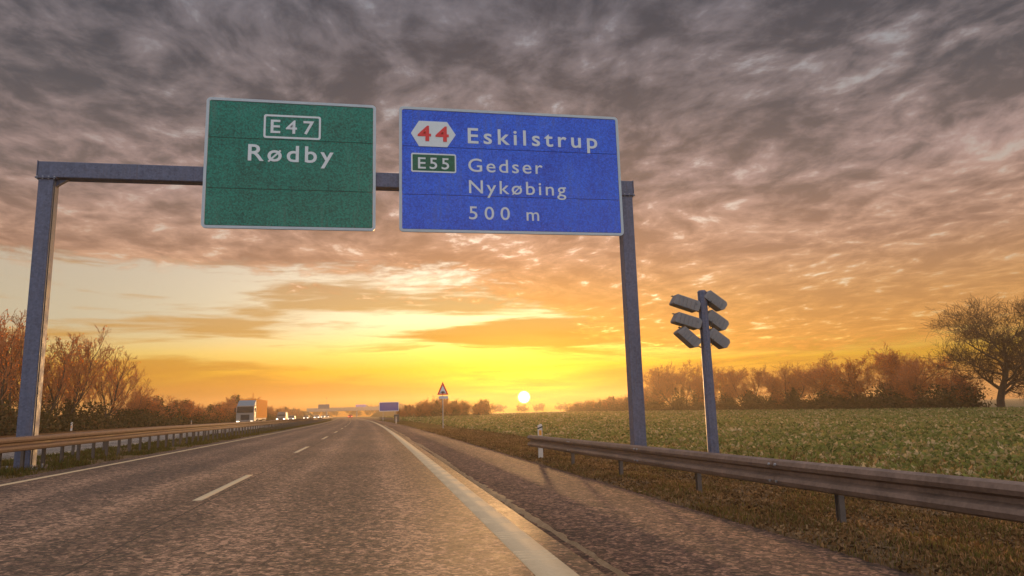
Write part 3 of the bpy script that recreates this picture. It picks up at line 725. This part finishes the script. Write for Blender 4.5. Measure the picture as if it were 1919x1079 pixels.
# ------------------------------------------------------------------ vehicles
def wheel(root, x, y, r, wd):
    o = MB().tube((x - wd / 2, y, r), (x + wd / 2, y, r), r, n=18).build('wheel', M_rubber, root)
    MB().tube((x - wd / 2 - 0.006, y, r), (x + wd / 2 + 0.006, y, r), r * 0.58, n=14).build('rim', M_galv, o)
def paint(name, c): return plain(name, c, 0.6, 0.0, 0.06, 3.0, 0.15, 0.02)
def car(loc, label, col, kind='car', tail=False, rz=0.0, group='oncoming traffic', k=0):
    """front towards -y"""
    r = tag(empty('delivery_van' if kind == 'van' else 'passenger_car', loc, rz), label, 'van' if kind == 'van' else 'car', group)
    mp = paint('car_paint', col)
    if kind == 'van':
        L, W_, prof = 5.2, 1.95, [(-2.6, 0.35), (-2.6, 0.85), (-2.45, 1.15), (-1.75, 1.30), (-0.95, 2.18), (-0.6, 2.28), (2.45, 2.30), (2.6, 2.1), (2.6, 0.35)]
        ws = [(-1.66, 1.36), (-1.0, 2.08)]; wr, wx = 0.34, 1.65
    else:
        L, W_, prof = 4.3, 1.78, [(-2.15, 0.28), (-2.15, 0.62), (-2.0, 0.80), (-1.05, 0.98), (-0.35, 1.42), (0.2, 1.50), (1.2, 1.46), (1.95, 1.02), (2.15, 0.95), (2.15, 0.28)]
        ws = [(-1.0, 1.02), (-0.38, 1.41)]; wr, wx = 0.32, 1.32
    V = []; F = []; n = len(prof); xs = [(-1.0, 0.0), (-0.93, 1.0), (0.93, 1.0), (1.0, 0.0)]
    top = max(z for _, z in prof)
    for sx_, f_ in ((-0.5, 0.97), (-0.44, 1.0), (0.44, 1.0), (0.5, 0.97)):
        for y, z in prof:
            tz = max(0.0, (z - 0.95) / (top - 0.95)); V.append((sx_ * W_ * (1 - 0.16 * tz), y * (1 if abs(sx_) < 0.45 else 0.97), 0.28 + (z - 0.28) * f_))
    for s in range(3):
        for i_ in range(n):
            j_ = (i_ + 1) % n; F.append((s * n + i_, s * n + j_, (s + 1) * n + j_, (s + 1) * n + i_))
    F.append(tuple(range(n))[::-1]); F.append(tuple(3 * n + i_ for i_ in range(n)))
    me = pydata('body', V, F); bm = bmesh.new(); bm.from_mesh(me); bmesh.ops.recalc_face_normals(bm, faces=bm.faces); bm.to_mesh(me); bm.free()
    link('body', me, mp, r)
    (y0, z0), (y1, z1) = ws; a = 0.40 * W_; b_ = 0.36 * W_
    d = 0.02
    pydat = pydata('windscreen', [(-a, y0 - d, z0 + d), (a, y0 - d, z0 + d), (b_, y1 - d, z1 + d), (-b_, y1 - d, z1 + d), (-a, y0 + d, z0 - d), (a, y0 + d, z0 - d), (b_, y1 + d, z1 - d), (-b_, y1 + d, z1 - d)], [(0, 1, 2, 3), (7, 6, 5, 4), (0, 4, 5, 1), (1, 5, 6, 2), (2, 6, 7, 3), (3, 7, 4, 0)])
    link('windscreen', pydat, M_glass, r)
    for s in (-1, 1):
        sw = MB(); zz0, zz1 = (1.35, 2.0) if kind == 'van' else (1.03, 1.38)
        sw.box((s * W_ * 0.46, (-0.5 if kind == 'van' else 0.45), (zz0 + zz1) / 2), (0.03, 1.1 if kind == 'van' else 1.7, zz1 - zz0), Matrix.Rotation(-s * 0.18, 3, 'Y')); sw.build('side_window', M_glass, r)
        yl = 2.16 if tail else -prof[0][0] * -1 - 0.02
        if kind == 'van': yl = -2.62
        hl = MB(); hl.box((s * W_ * 0.37, (prof[-1][0] + 0.01) if tail else prof[0][0] - 0.01, 0.70 if kind == 'car' else 0.78), (0.34, 0.05, 0.17)); hl.build('tail_lamp' if tail else 'headlamp', M_tail if tail else M_head, r, 0.015)
        for yy in (-wx, wx): wheel(r, s * W_ * 0.44, yy, wr, 0.2)
    MB().box((0, prof[0][0] - 0.012, 0.55), (W_ * 0.55, 0.03, 0.20)).build('grille', M_black, r, 0.01)
    MB().box((0, prof[0][0] - 0.02, 0.34), (W_ * 0.92, 0.06, 0.12)).build('bumper', M_black, r, 0.02)
    return r
def zo(u): return float(np.interp(u, [-22, -16, -10.3], [-0.06, 0.09, 0.20]))
ty = 112.0; tu = -17.3; tx = tu + float(dxf(ty))
tk = tag(empty('articulated_lorry', (tx, ty, zo(tu)), rad(0.8)), 'oncoming lorry with pale cab and orange trailer, headlamps lit', 'lorry', 'oncoming traffic')
mc = paint('cab_paint', (0.26, 0.235, 0.21)); mo = plain('trailer_tarpaulin', (0.95, 0.30, 0.015), 0.9, 0, 0.08, 3.0, 0.08); mbl = paint('cab_visor', (0.13, 0.18, 0.22))
MB().prism([(-1.25, 0.45), (-1.25, 2.15), (-1.05, 2.95), (0.9, 2.95), (0.9, 0.45)], 'X', -1.24, 1.24).build('cab', mc, tk, 0.06, 2)
MB().prism([(-1.0, 2.96), (0.6, 3.75), (0.9, 3.80), (0.9, 2.96)], 'X', -1.2, 1.2).build('roof_fairing', mbl, tk, 0.05)
ws_ = MB(); ws_.prism([(-1.30, 1.96), (-1.295, 2.16), (-1.12, 2.85), (-1.06, 2.85), (-1.20, 2.16), (-1.20, 1.96)], 'X', -1.12, 1.12); ws_.build('windscreen', M_glass, tk)
MB().box((0, -1.262, 1.30), (1.2, 0.04, 0.75)).build('grille', M_black, tk, 0.02); MB().box((0, -1.27, 0.58), (2.46, 0.14, 0.36)).build('bumper', mc, tk, 0.04)
for s in (-1, 1):
    MB().box((s * 0.95, -1.35, 0.66), (0.40, 0.05, 0.20)).build('headlamp', M_head, tk, 0.03)
    m_ = MB(); m_.box((s * 1.40, -1.15, 2.35), (0.16, 0.12, 0.62)); m_.build('mirror', M_black, tk, 0.03)
    MB().box((s * 1.245, -0.35, 2.4), (0.02, 0.8, 0.65)).build('side_window', M_glass, tk)
    for yy in (-0.2, 3.2, 8.2, 9.5, 10.8): wheel(tk, s * 1.05, yy, 0.5, 0.34)
tr = MB().box((0, 7.1, 2.55), (2.52, 11.6, 2.75)).build('trailer_box', mo, tk, 0.03)
MB().box((0, 7.1, 1.02), (2.3, 11.4, 0.3)).build('chassis', M_post, tr); MB().box((1.262, 7.1, 1.25), (0.02, 11.6, 0.12)).build('side_rail', mo, tr); MB().box((1.262, 7.1, 3.9), (0.02, 11.6, 0.08)).build('top_rail', mo, tr)
def place(u, y, **kw): return car((u + float(dxf(y)), y, zo(u)), **kw)
place(-16.9, 163, label='dark grey van following the orange lorry with its lamps lit', col=(0.16, 0.13, 0.11), kind='van')
place(-17.0, 192, label='pale car with lit headlamps behind the grey van', col=(0.40, 0.36, 0.31))
place(-16.6, 262, label='far oncoming car, the left one of the next pair of headlamps', col=(0.25, 0.22, 0.2))
place(-13.0, 262, label='far oncoming car in the inner lane, right one of that pair', col=(0.45, 0.42, 0.4))
place(-16.5, 352, label='tiny oncoming car just right of the far sign board post', col=(0.2, 0.2, 0.22))
place(-13.0, 345, label='tiny oncoming car in the middle of the farthest headlamp cluster', col=(0.5, 0.48, 0.45))
place(-12.6, 420, label='farthest oncoming car near the overpass', col=(0.3, 0.3, 0.3))
car((-1.0 + float(dxf(330)), 330, 0.02), 'far car ahead with glowing red tail lamps', (0.35, 0.03, 0.02), tail=True, rz=math.pi, group='traffic ahead')

# ------------------------------------------------------------------ trees
def grow(seed, H, levels, kids, stems=1, spread=0.9, first=0.28, ratio=0.58, trunk_r=0.02, up=0.12, wob=0.16, lean=0.10, flat=0.0):
    rn = random.Random(seed); out = [[] for _ in range(levels)]
    def branch(p, d, L, r, lv):
        k = (7, 6, 5, 4, 4, 3)[lv]; pts = [p]; rr = [r]; dd = Vector(d)
        for i_ in range(k - 1):
            dd = (dd + Vector((rn.gauss(0, wob), rn.gauss(0, wob), rn.gauss(0, wob * 0.7) + up * (1 if lv else 0.3)))).normalized()
            pts.append(pts[-1] + dd * (L / (k - 1))); rr.append(r * (1 - 0.72 * (i_ + 1) / (k - 1)))
        out[lv].append((pts, rr))
        if lv + 1 >= levels: return
        nk = kids[lv]; nk = max(2, int(nk * rn.uniform(0.8, 1.2) + 0.5))
        for j_ in range(nk):
            t_ = first + (1 - first) * (j_ + rn.random() * 0.8) / nk if lv == 0 else 0.2 + 0.8 * (j_ + rn.random()) / nk
            t_ = min(t_, 0.99); f_ = t_ * (k - 1); a = int(f_); q_ = pts[a].lerp(pts[min(a + 1, k - 1)], f_ - a)
            base = (pts[min(a + 1, k - 1)] - pts[a]).normalized() if a < k - 1 else dd
            o_ = base.orthogonal().normalized(); o_.rotate(Matrix.Rotation(rn.uniform(0, 2 * math.pi), 3, base))
            sp_ = spread * rn.uniform(0.6, 1.25); nd_ = (base * math.cos(sp_) + o_ * math.sin(sp_))
            if flat and lv == 0: nd_.z *= (1 - flat)
            nd_.normalize()
            l2 = L * ratio * rn.uniform(0.7, 1.2) * (1.15 - 0.45 * t_ if lv == 0 else 1.0)
            branch(q_, nd_, l2, max(0.006, rr[a] * rn.uniform(0.42, 0.62)), lv + 1)
    for s in range(stems):
        a = rn.uniform(0, 2 * math.pi); o_ = Vector((math.cos(a), math.sin(a), 0)) * (0.0 if stems == 1 else rn.uniform(0.1, 0.09 * H))
        ln = lean * rn.uniform(0.3, 1.3) * (1 if stems == 1 else 2.2)
        d = Vector((math.cos(a) * ln, math.sin(a) * ln, 1)).normalized()
        branch(o_ + Vector((0, 0, -0.3)), d, H * rn.uniform(0.72, 0.92) * (1 if stems == 1 else rn.uniform(0.75, 1.0)), trunk_r * H * (1 if stems == 1 else 0.55), 0)
    return out
def tubes(levels, sides, rmin):
    Vs = []; Fs = []; off = 0
    for lv, sd in zip(levels, sides):
        if not lv: continue
        P = np.array([[tuple(p) for p in b[0]] for b in lv]); R = np.maximum(np.array([b[1] for b in lv]), rmin)
        B, k, _ = P.shape
        T = np.gradient(P, axis=1); T /= np.linalg.norm(T, axis=2, keepdims=True) + 1e-9
        A = np.cross(T, np.array([0.31, 0.87, 0.39])); A /= np.linalg.norm(A, axis=2, keepdims=True) + 1e-9; C_ = np.cross(T, A)
        th = np.arange(sd) * 2 * math.pi / sd
        ringv = P[:, :, None, :] + R[:, :, None, None] * (A[:, :, None, :] * np.cos(th)[None, None, :, None] + C_[:, :, None, :] * np.sin(th)[None, None, :, None])
        Vs.append(ringv.reshape(-1, 3))
        b_, r_, s_ = np.meshgrid(np.arange(B), np.arange(k - 1), np.arange(sd), indexing='ij')
        i0 = (b_ * k + r_) * sd + s_; i1 = (b_ * k + r_) * sd + (s_ + 1) % sd
        Fs.append((np.stack([i0, i1, i1 + sd, i0 + sd], -1) + off).reshape(-1, 4)); off += ringv.reshape(-1, 3).shape[0]
    return np.concatenate(Vs), np.concatenate(Fs)
def quads(P, size, rng, elong=1.5, updir=None):
    """leaf-sized quads at points P with random tilt"""
    n = len(P); a = rng.normal(size=(n, 3)); a /= np.linalg.norm(a, axis=1, keepdims=True)
    b = rng.normal(size=(n, 3)); b -= (a * b).sum(1, keepdims=True) * a; b /= np.linalg.norm(b, axis=1, keepdims=True)
    s = np.asarray(size).reshape(-1, 1) * rng.uniform(0.6, 1.3, (n, 1)); a = a * s * elong * 0.5; b = b * s * 0.5
    V = np.stack([P - a, P - b * 0.9 + a * 0.1, P + a, P + b * 0.9 + a * 0.1], 1).reshape(-1, 3)
    return V, np.arange(n * 4).reshape(-1, 4)
def tip_points(levels, n, rng):
    P = np.array([tuple(b[0][-1]) for b in levels[-1]] + [tuple(b[0][-2]) for b in levels[-1]])
    return P[rng.integers(0, len(P), n)] + rng.normal(0, 0.10, (n, 3))
def make_tree(name, seed, H, levels, kids, leaves, leaf_size, rmin=0.012, bark=None, twig=None, leafm=None, foliage=0, fol_h=0.45, fol_r=0.22, **kw):
    """prototype: mesh data for trunk and crown (twigs carrying withered leaves), and for ivy or undergrowth"""
    lv = grow(seed, H, levels, kids, **kw); rng = np.random.default_rng(seed)
    V, F = tubes(lv[:2], (7, 5), rmin * 1.5); tm = npmesh('trunk', V, F, True); tm.materials.append(bark or M_bark)
    V, F = tubes(lv[2:], (4, 3, 3, 3)[:levels - 2], rmin); nv = len(V); nf = len(F)
    if leaves:
        LV, LF = quads(tip_points(lv, leaves, rng), np.full(leaves, leaf_size), rng)
        V = np.concatenate([V, LV]); F = np.concatenate([F, LF + nv])
    cmesh = npmesh('crown', V, F); cmesh.materials.append(twig or M_twig); cmesh.materials.append(leafm or M_dryleaf)
    mi = np.zeros(len(F), dtype=np.int32); mi[nf:] = 1; cmesh.polygons.foreach_set('material_index', mi)
    fm = None
    if foliage:
        t_ = rng.random(foliage) ** 0.8; r_ = H * fol_r * (1 - 0.55 * t_) * np.sqrt(rng.random(foliage)) * (0.75 + 0.5 * rng.random(foliage)); th = rng.random(foliage) * 2 * math.pi
        lump = 0.75 + 0.35 * np.sin(th * 3 + seed) * np.cos(t_ * 7 + seed)
        P = np.stack([r_ * lump * np.cos(th), r_ * lump * np.sin(th), H * fol_h * t_ * (0.8 + 0.4 * np.sin(th * 2 + seed * 1.7))], -1)
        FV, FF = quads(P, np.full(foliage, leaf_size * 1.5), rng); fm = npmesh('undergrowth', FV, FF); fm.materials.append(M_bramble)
    zmax = float(max(np.array([tuple(b[0][-1]) for b in lv[-1]])[:, 2]))
    return dict(trunk=tm, crown=cmesh, fol=fm, h=zmax)
def put_tree(name, pr, x, y, z, h, label, group, rz=0.0, wide=1.0, cat='tree'):
    s = h / pr['h']; r = tag(empty(name, (x, y, z), rz), label, cat, group); r.scale = (s * wide, s * wide, s)
    for nm, key in (('trunk', 'trunk'), ('crown', 'crown'), ('ivy_and_undergrowth', 'fol')):
        if pr[key] is not None: link(nm, pr[key], None, r)
    return r
oak = make_tree('oak', 17, 13.5, 5, (17, 10, 9, 7), 300, 0.09, 0.016, spread=1.0, first=0.20, ratio=0.60, trunk_r=0.040, up=0.08, wob=0.13, lean=0.02, twig=M_oaktwig)
hedge = [make_tree('h', 20 + k, 9.0, 5, (9, 8, 6, 5), 3000, 0.11, 0.013, stems=2, spread=0.80, first=0.18, ratio=0.54, trunk_r=0.026, up=0.11, wob=0.16, foliage=2800, fol_h=0.44, fol_r=0.25) for k in range(5)]
tall = [make_tree('t', 40 + k, 11.0, 5, (11, 7, 5, 4), 700, 0.11, 0.013, stems=2, spread=0.66, first=0.30, ratio=0.42, trunk_r=0.021, up=0.13, wob=0.14, foliage=1100, fol_h=0.3, fol_r=0.16) for k in range(4)]
bush = [make_tree('b', 60 + k, 5.0, 4, (10, 8, 7), 1300, 0.11, 0.011, stems=7, spread=0.75, first=0.12, ratio=0.50, trunk_r=0.018, up=0.10, wob=0.2, foliage=3600, fol_h=0.72, fol_r=0.45) for k in range(4)]
rn = random.Random(3)
put_tree('oak_tree', oak, 81.6, 82.9, -0.5, 15.6, 'large bare spreading tree standing alone at the right end of the hedge', None, 2.1, 1.26)
hl = [(202.8, 12.5), (190.8, 13.0), (177, 12.3), (162, 9.8), (149.5, 9.2), (138.4, 8.6), (130.0, 8.6), (121.4, 10.0), (112.4, 8.4), (106.6, 9.8), (101.0, 8.6), (96.5, 7.0), (92.0, 5.6), (88.0, 4.4)]
for i_, (y, h) in enumerate(hl[::-1]):
    put_tree('hedge_tree', hedge[(i_ * 2 + 1) % 5], 82 + rn.uniform(-1.5, 2.0), y, -0.45, h * 1.1 + 0.5,
             'twiggy rust-brown hedge tree behind the green field, %s counted from the big bare tree' % ORD[i_], 'trees of the field hedge', rn.uniform(0, 6.28), rn.uniform(1.15, 1.4))
for i_, (y, h) in enumerate(((218, 8.0), (233, 6.4), (247, 5.8), (262, 5.3), (280, 5.0), (300, 4.8))):
    put_tree('hedge_shrub', bush[i_ % 4], 83 + rn.uniform(-2, 2), y, -0.45, h + 0.6, 'low hazy hedge shrub left of the right gantry leg, %s counted from that leg' % ORD[i_], 'shrubs where the field hedge fades', rn.uniform(0, 6.28), 1.3, 'shrub')
# wood on the far left
ll = [(-30.5, 62.0, 11.6), (-27.5, 60.5, 9.8), (-29.5, 64.5, 10.4), (-28, 68.5, 10.2), (-30.5, 71.0, 10.2), (-28, 73.5, 10.2), (-29.5, 77.5, 9.6), (-28, 81.0, 8.8), (-29, 86.0, 7.6), (-28, 90.5, 6.0)]
for i_, (x, y, h) in enumerate(ll):
    put_tree('roadside_tree', tall[i_ % 4], x, y, -0.1, h + 0.3, 'slender bare tree in the wood beyond the left gantry leg, %s nearest of its row' % ORD[i_], 'trees beyond the oncoming lanes', rn.uniform(0, 6.28), rn.uniform(0.9, 1.15))
for i_, (x, y, h) in enumerate([(-34, 63, 10.4), (-33, 68, 9.8), (-34.5, 73, 10.0), (-33, 79, 9.2), (-34, 84, 8.4), (-33, 91, 7.0)]):
    put_tree('roadside_tree', tall[(i_ + 2) % 4], x, y, -0.1, h + 0.3, 'bare tree in the back row of the left wood, %s from the left picture edge' % ORD[i_], 'trees beyond the oncoming lanes', rn.uniform(0, 6.28), rn.uniform(1.0, 1.2))
put_tree('roadside_tree', oak, -33.5, 58.0, -0.1, 13.6, 'tall tree at the left picture edge of which only branch tips show', 'trees beyond the oncoming lanes', 2.2, 0.72)
bl = [(95, 4.9), (99.5, 4.6), (104, 5.1), (110, 4.9), (116, 4.6), (123, 4.4), (131, 4.2), (139, 4.6), (147, 5.3), (156, 6.0), (166, 7.0), (177, 6.0), (190, 5.2), (208, 4.6), (228, 4.4), (246, 5.2), (265, 5.8), (290, 6.0), (322, 6.3), (365, 6.0), (415, 6.0), (470, 6.0)]
for i_, (y, h) in enumerate(bl):
    x = -28.5 + float(dxf(y)) * (0.0 if y < 150 else min(1, (y - 150) / 100)) + rn.uniform(-1, 1)
    put_tree('roadside_shrub', bush[i_ % 4], x, y, -0.1, h, 'bushy brown shrub beyond the oncoming lanes, %s from the slender trees towards the overpass' % ORD[i_], 'shrubs beyond the oncoming lanes', rn.uniform(0, 6.28), rn.uniform(1.15, 1.4), 'shrub')
# clump on the right beyond the warning sign
ml = [(6.4, 205, 3.6), (9.0, 212, 4.3), (11.5, 196, 4.4), (13.8, 206, 5.6), (16.2, 198, 6.4), (19.0, 210, 6.3), (21.5, 200, 5.3), (24.5, 206, 5.0), (27.5, 200, 4.9), (31.0, 210, 5.3)]
for i_, (x, y, h) in enumerate(ml):
    put_tree('roadside_shrub', bush[(i_ + 1) % 4], x, y, -0.35, h + 0.3, 'hazy shrub in the clump behind the warning triangle, %s from its left end' % ORD[i_], 'shrubs behind the warning triangle', rn.uniform(0, 6.28), rn.uniform(1.0, 1.25), 'shrub')

# far woods: one mass each
far = [make_tree('f', 80 + k, 9.0, 4, (8, 6, 5), 700, 0.45, 0.05, stems=3, spread=0.8, first=0.15, ratio=0.5, trunk_r=0.03, wob=0.18) for k in range(3)]
def far_wood(name, label, pts):
    vs = []; fs = []; n = 0; rr = random.Random(7)
    mats = []
    for (x, y, h) in pts:
        pr = far[rr.randrange(3)]; me = pr['crown']; s = h / pr['h']; a = rr.uniform(0, 6.28); ca, sa = math.cos(a), math.sin(a)
        co = np.zeros(len(me.vertices) * 3, dtype=np.float32); me.vertices.foreach_get('co', co); co = co.reshape(-1, 3) * s * np.array([1.35, 1.35, 1.0])
        co = np.stack([co[:, 0] * ca - co[:, 1] * sa + x, co[:, 0] * sa + co[:, 1] * ca + y, co[:, 2] - 0.6], -1)
        fi = np.zeros(len(me.loops), dtype=np.int32); me.loops.foreach_get('vertex_index', fi)
        mi = np.zeros(len(me.polygons), dtype=np.int32); me.polygons.foreach_get('material_index', mi); mats.append(mi)
        vs.append(co); fs.append(fi.reshape(-1, 4) + n); n += len(co)
    me = npmesh(name, np.concatenate(vs), np.concatenate(fs)); me.materials.append(M_twig); me.materials.append(M_bramble)
    me.polygons.foreach_set('material_index', np.concatenate(mats))
    return tag(link(name, me), label, 'woodland', kind='stuff')
rr = random.Random(12)
far_wood('far_wood', 'hazy line of far woodland along the horizon under the sun',
         [(x + rr.uniform(-4, 4), 610 + rr.uniform(-15, 30), (7.2 if 95 < x < 150 else 8.6) * rr.uniform(0.8, 1.15) * (1.25 if x < 60 else 1.0)) for x in np.arange(0, 330, 7.5)])
far_wood('far_wood', 'hazy line of far woodland left of the overpass', [(x + rr.uniform(-4, 4), 640 + rr.uniform(-15, 30), 8.5 * rr.uniform(0.8, 1.2)) for x in np.arange(-330, 0, 9.0)])

# ------------------------------------------------------------------ ground cover
def blades(P, h, wd, rng, lean=0.35):
    n = len(P); a = rng.random(n) * 2 * math.pi; dx = np.cos(a) * wd / 2; dy = np.sin(a) * wd / 2
    b = rng.random(n) * 2 * math.pi; ln = h * lean * rng.random(n) * 1.6
    V = np.zeros((n, 4, 3)); V[:, 0] = P + np.stack([-dx, -dy, 0 * dx - 0.02], -1); V[:, 1] = P + np.stack([dx, dy, 0 * dx - 0.02], -1)
    md = P + np.stack([np.cos(b) * ln * 0.35, np.sin(b) * ln * 0.35, h * 0.6], -1)
    V[:, 2] = P + np.stack([np.cos(b) * ln, np.sin(b) * ln, h], -1); V[:, 3] = md + np.stack([-dx * 0.7, -dy * 0.7, 0 * dx], -1)
    return V.reshape(-1, 3), np.arange(n * 4).reshape(-1, 4)
def grass(name, label, u0, u1, y0, y1, n, hmin, hmax, zf, mt, seed, clump=True, w0=0.012):
    rng = np.random.default_rng(seed)
    y = y0 * (y1 / y0) ** rng.random(n * 2); u = u0 + (u1 - u0) * rng.random(n * 2)
    d = np.sin(u * 3.1 + 1.7 * np.sin(y * 0.9)) + np.sin(y * 2.3 + 2.1 * np.sin(u * 1.7)) + rng.normal(0, 0.9, n * 2)
    keep = np.argsort(-d)[:n] if clump else np.arange(n); y = y[keep]; u = u[keep]; d = d[keep]
    P = np.stack([u + dxf(y), y, zf(u)], -1)
    sc = 1 + np.clip(y - 12, 0, None) * 0.022
    h = (hmin + (hmax - hmin) * rng.random(n) ** 1.6) * (0.8 + 0.15 * np.clip(d, -1, 2.5)); wd = w0 * sc * rng.uniform(0.6, 1.4, n)
    V, F = blades(P, h, wd, rng)
    return tag(link(name, npmesh(name, V, F), mt), label, 'grass', kind='stuff')
vz = lambda u: -0.10 - 0.035 * (u - 4.1) + 0.05 * np.exp(-((u - 4.7) / 0.5) ** 2)
grass('verge_grass', 'short withered brown and green grass of the right verge', 4.0, 8.6, 2.2, 190, 230000, 0.012, 0.062, vz, M_grass, 21, w0=0.009)
mz = lambda u: np.interp(u, [-10.4, -9.5, -8.4, -7.4, -6.8], [0.16, 0.22, 0.20, 0.19, 0.155])
grass('median_grass', 'low brownish grass on the median under the barriers', -10.2, -6.9, 9.0, 200, 60000, 0.03, 0.14, mz, M_grass_med, 22, w0=0.016)
grass('bank_grass', 'rough grass on the bank beyond the oncoming lanes', -27, -22.1, 30, 260, 26000, 0.1, 0.5, lambda u: np.interp(u, [-26, -23, -21.9], [0.0, -0.12, -0.085]), M_grass_med, 23, w0=0.03)
grass('field_margin_grass', 'tufts of rough dry grass along the edge of the field', 7.6, 12.5, 9.0, 210, 30000, 0.05, 0.24, lambda u: np.interp(u, [7, 8.1, 12, 20], [-0.2, -0.262, -0.30, -0.32]), M_grass, 24, w0=0.014)
# dead leaves and stalks lying between the tufts
rng = np.random.default_rng(41); n = 60000
y = 2.2 * (60 / 2.2) ** rng.random(n); u = 4.0 + 4.8 * rng.random(n)
V, F = quads(np.stack([u + dxf(y), y, vz(u) + 0.004 + 0.02 * rng.random(n)], -1), 0.022 + 0.0012 * y, rng, 1.8)
tag(link('leaf_litter', npmesh('leaf_litter', V, F), M_litter), 'dead leaves and stalks lying on the right verge', 'leaf litter', kind='stuff')
# crop leaves
rng = np.random.default_rng(31); n = 230000
y = 7.0 * (250 / 7.0) ** rng.random(n); u = 8.2 + (80 - 8.2) * rng.random(n) ** 1.25
keep = (u < 3 + y * 1.35 + 4); y, u = y[keep], u[keep]
dist = np.hypot(u, y); row = np.sin(u * 2 * math.pi / 0.5) > -0.6
fz = np.interp(u, [8.1, 12, 20, 40, 60, 78, 88], [-0.262, -0.30, -0.32, -0.36, -0.38, -0.42, -0.45])
sz = 0.06 + dist * 0.0026
P = np.stack([u + dxf(y), y, fz + rng.random(len(u)) * (0.05 + sz * 0.75)], -1)
V, F = quads(P, sz, rng, 1.35)
tag(link('crop_leaves', npmesh('crop_leaves', V, F), M_crop), 'low green leafy crop covering the field on the right', 'crop', kind='stuff')
# bramble thickets at the feet of the hedges
def thicket(name, label, xs, ys, wd, hmax, n, seed, z=-0.4, size=0.2):
    rng = np.random.default_rng(seed); t_ = rng.random(n); x = np.interp(t_, np.linspace(0, 1, len(xs)), xs) + rng.normal(0, wd, n); y = np.interp(t_, np.linspace(0, 1, len(ys)), ys)
    hh = hmax * (0.55 + 0.25 * np.sin(y * 0.45 + seed) + 0.2 * np.sin(y * 1.13 + 2 * seed)); zz = z + hh * rng.random(n) ** 1.3
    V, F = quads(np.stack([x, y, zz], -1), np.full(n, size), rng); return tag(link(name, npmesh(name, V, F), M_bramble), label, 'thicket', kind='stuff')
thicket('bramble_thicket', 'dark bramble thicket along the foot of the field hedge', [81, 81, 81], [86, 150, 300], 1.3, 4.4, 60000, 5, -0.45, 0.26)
thicket('bramble_thicket', 'dark undergrowth at the foot of the wood beyond the oncoming lanes', [-27, -27, -27.5], [56, 100, 200], 1.2, 3.2, 46000, 6, -0.1, 0.20)

# ------------------------------------------------------------------ haze: even, pale air over the whole place
hz = MB().box((0, 335, 7.9), (1600, 880, 19.4))
hzo = hz.build('haze', None); tag(hzo, 'thin warm evening haze over the whole place', 'haze', kind='stuff')
hm = bpy.data.materials.new('haze'); hm.use_nodes = True; ht = NT(hm.node_tree)
for nd in list(ht.n): ht.n.remove(nd)
ho = ht.new('ShaderNodeOutputMaterial'); pv = ht.new('ShaderNodeVolumePrincipled')
pv.inputs['Color'].default_value = (0.97, 0.78, 0.52, 1); pv.inputs['Density'].default_value = 0.0008; pv.inputs['Anisotropy'].default_value = 0.6
ht.l.new(pv.outputs[0], ho.inputs['Volume']); hzo.data.materials.append(hm)
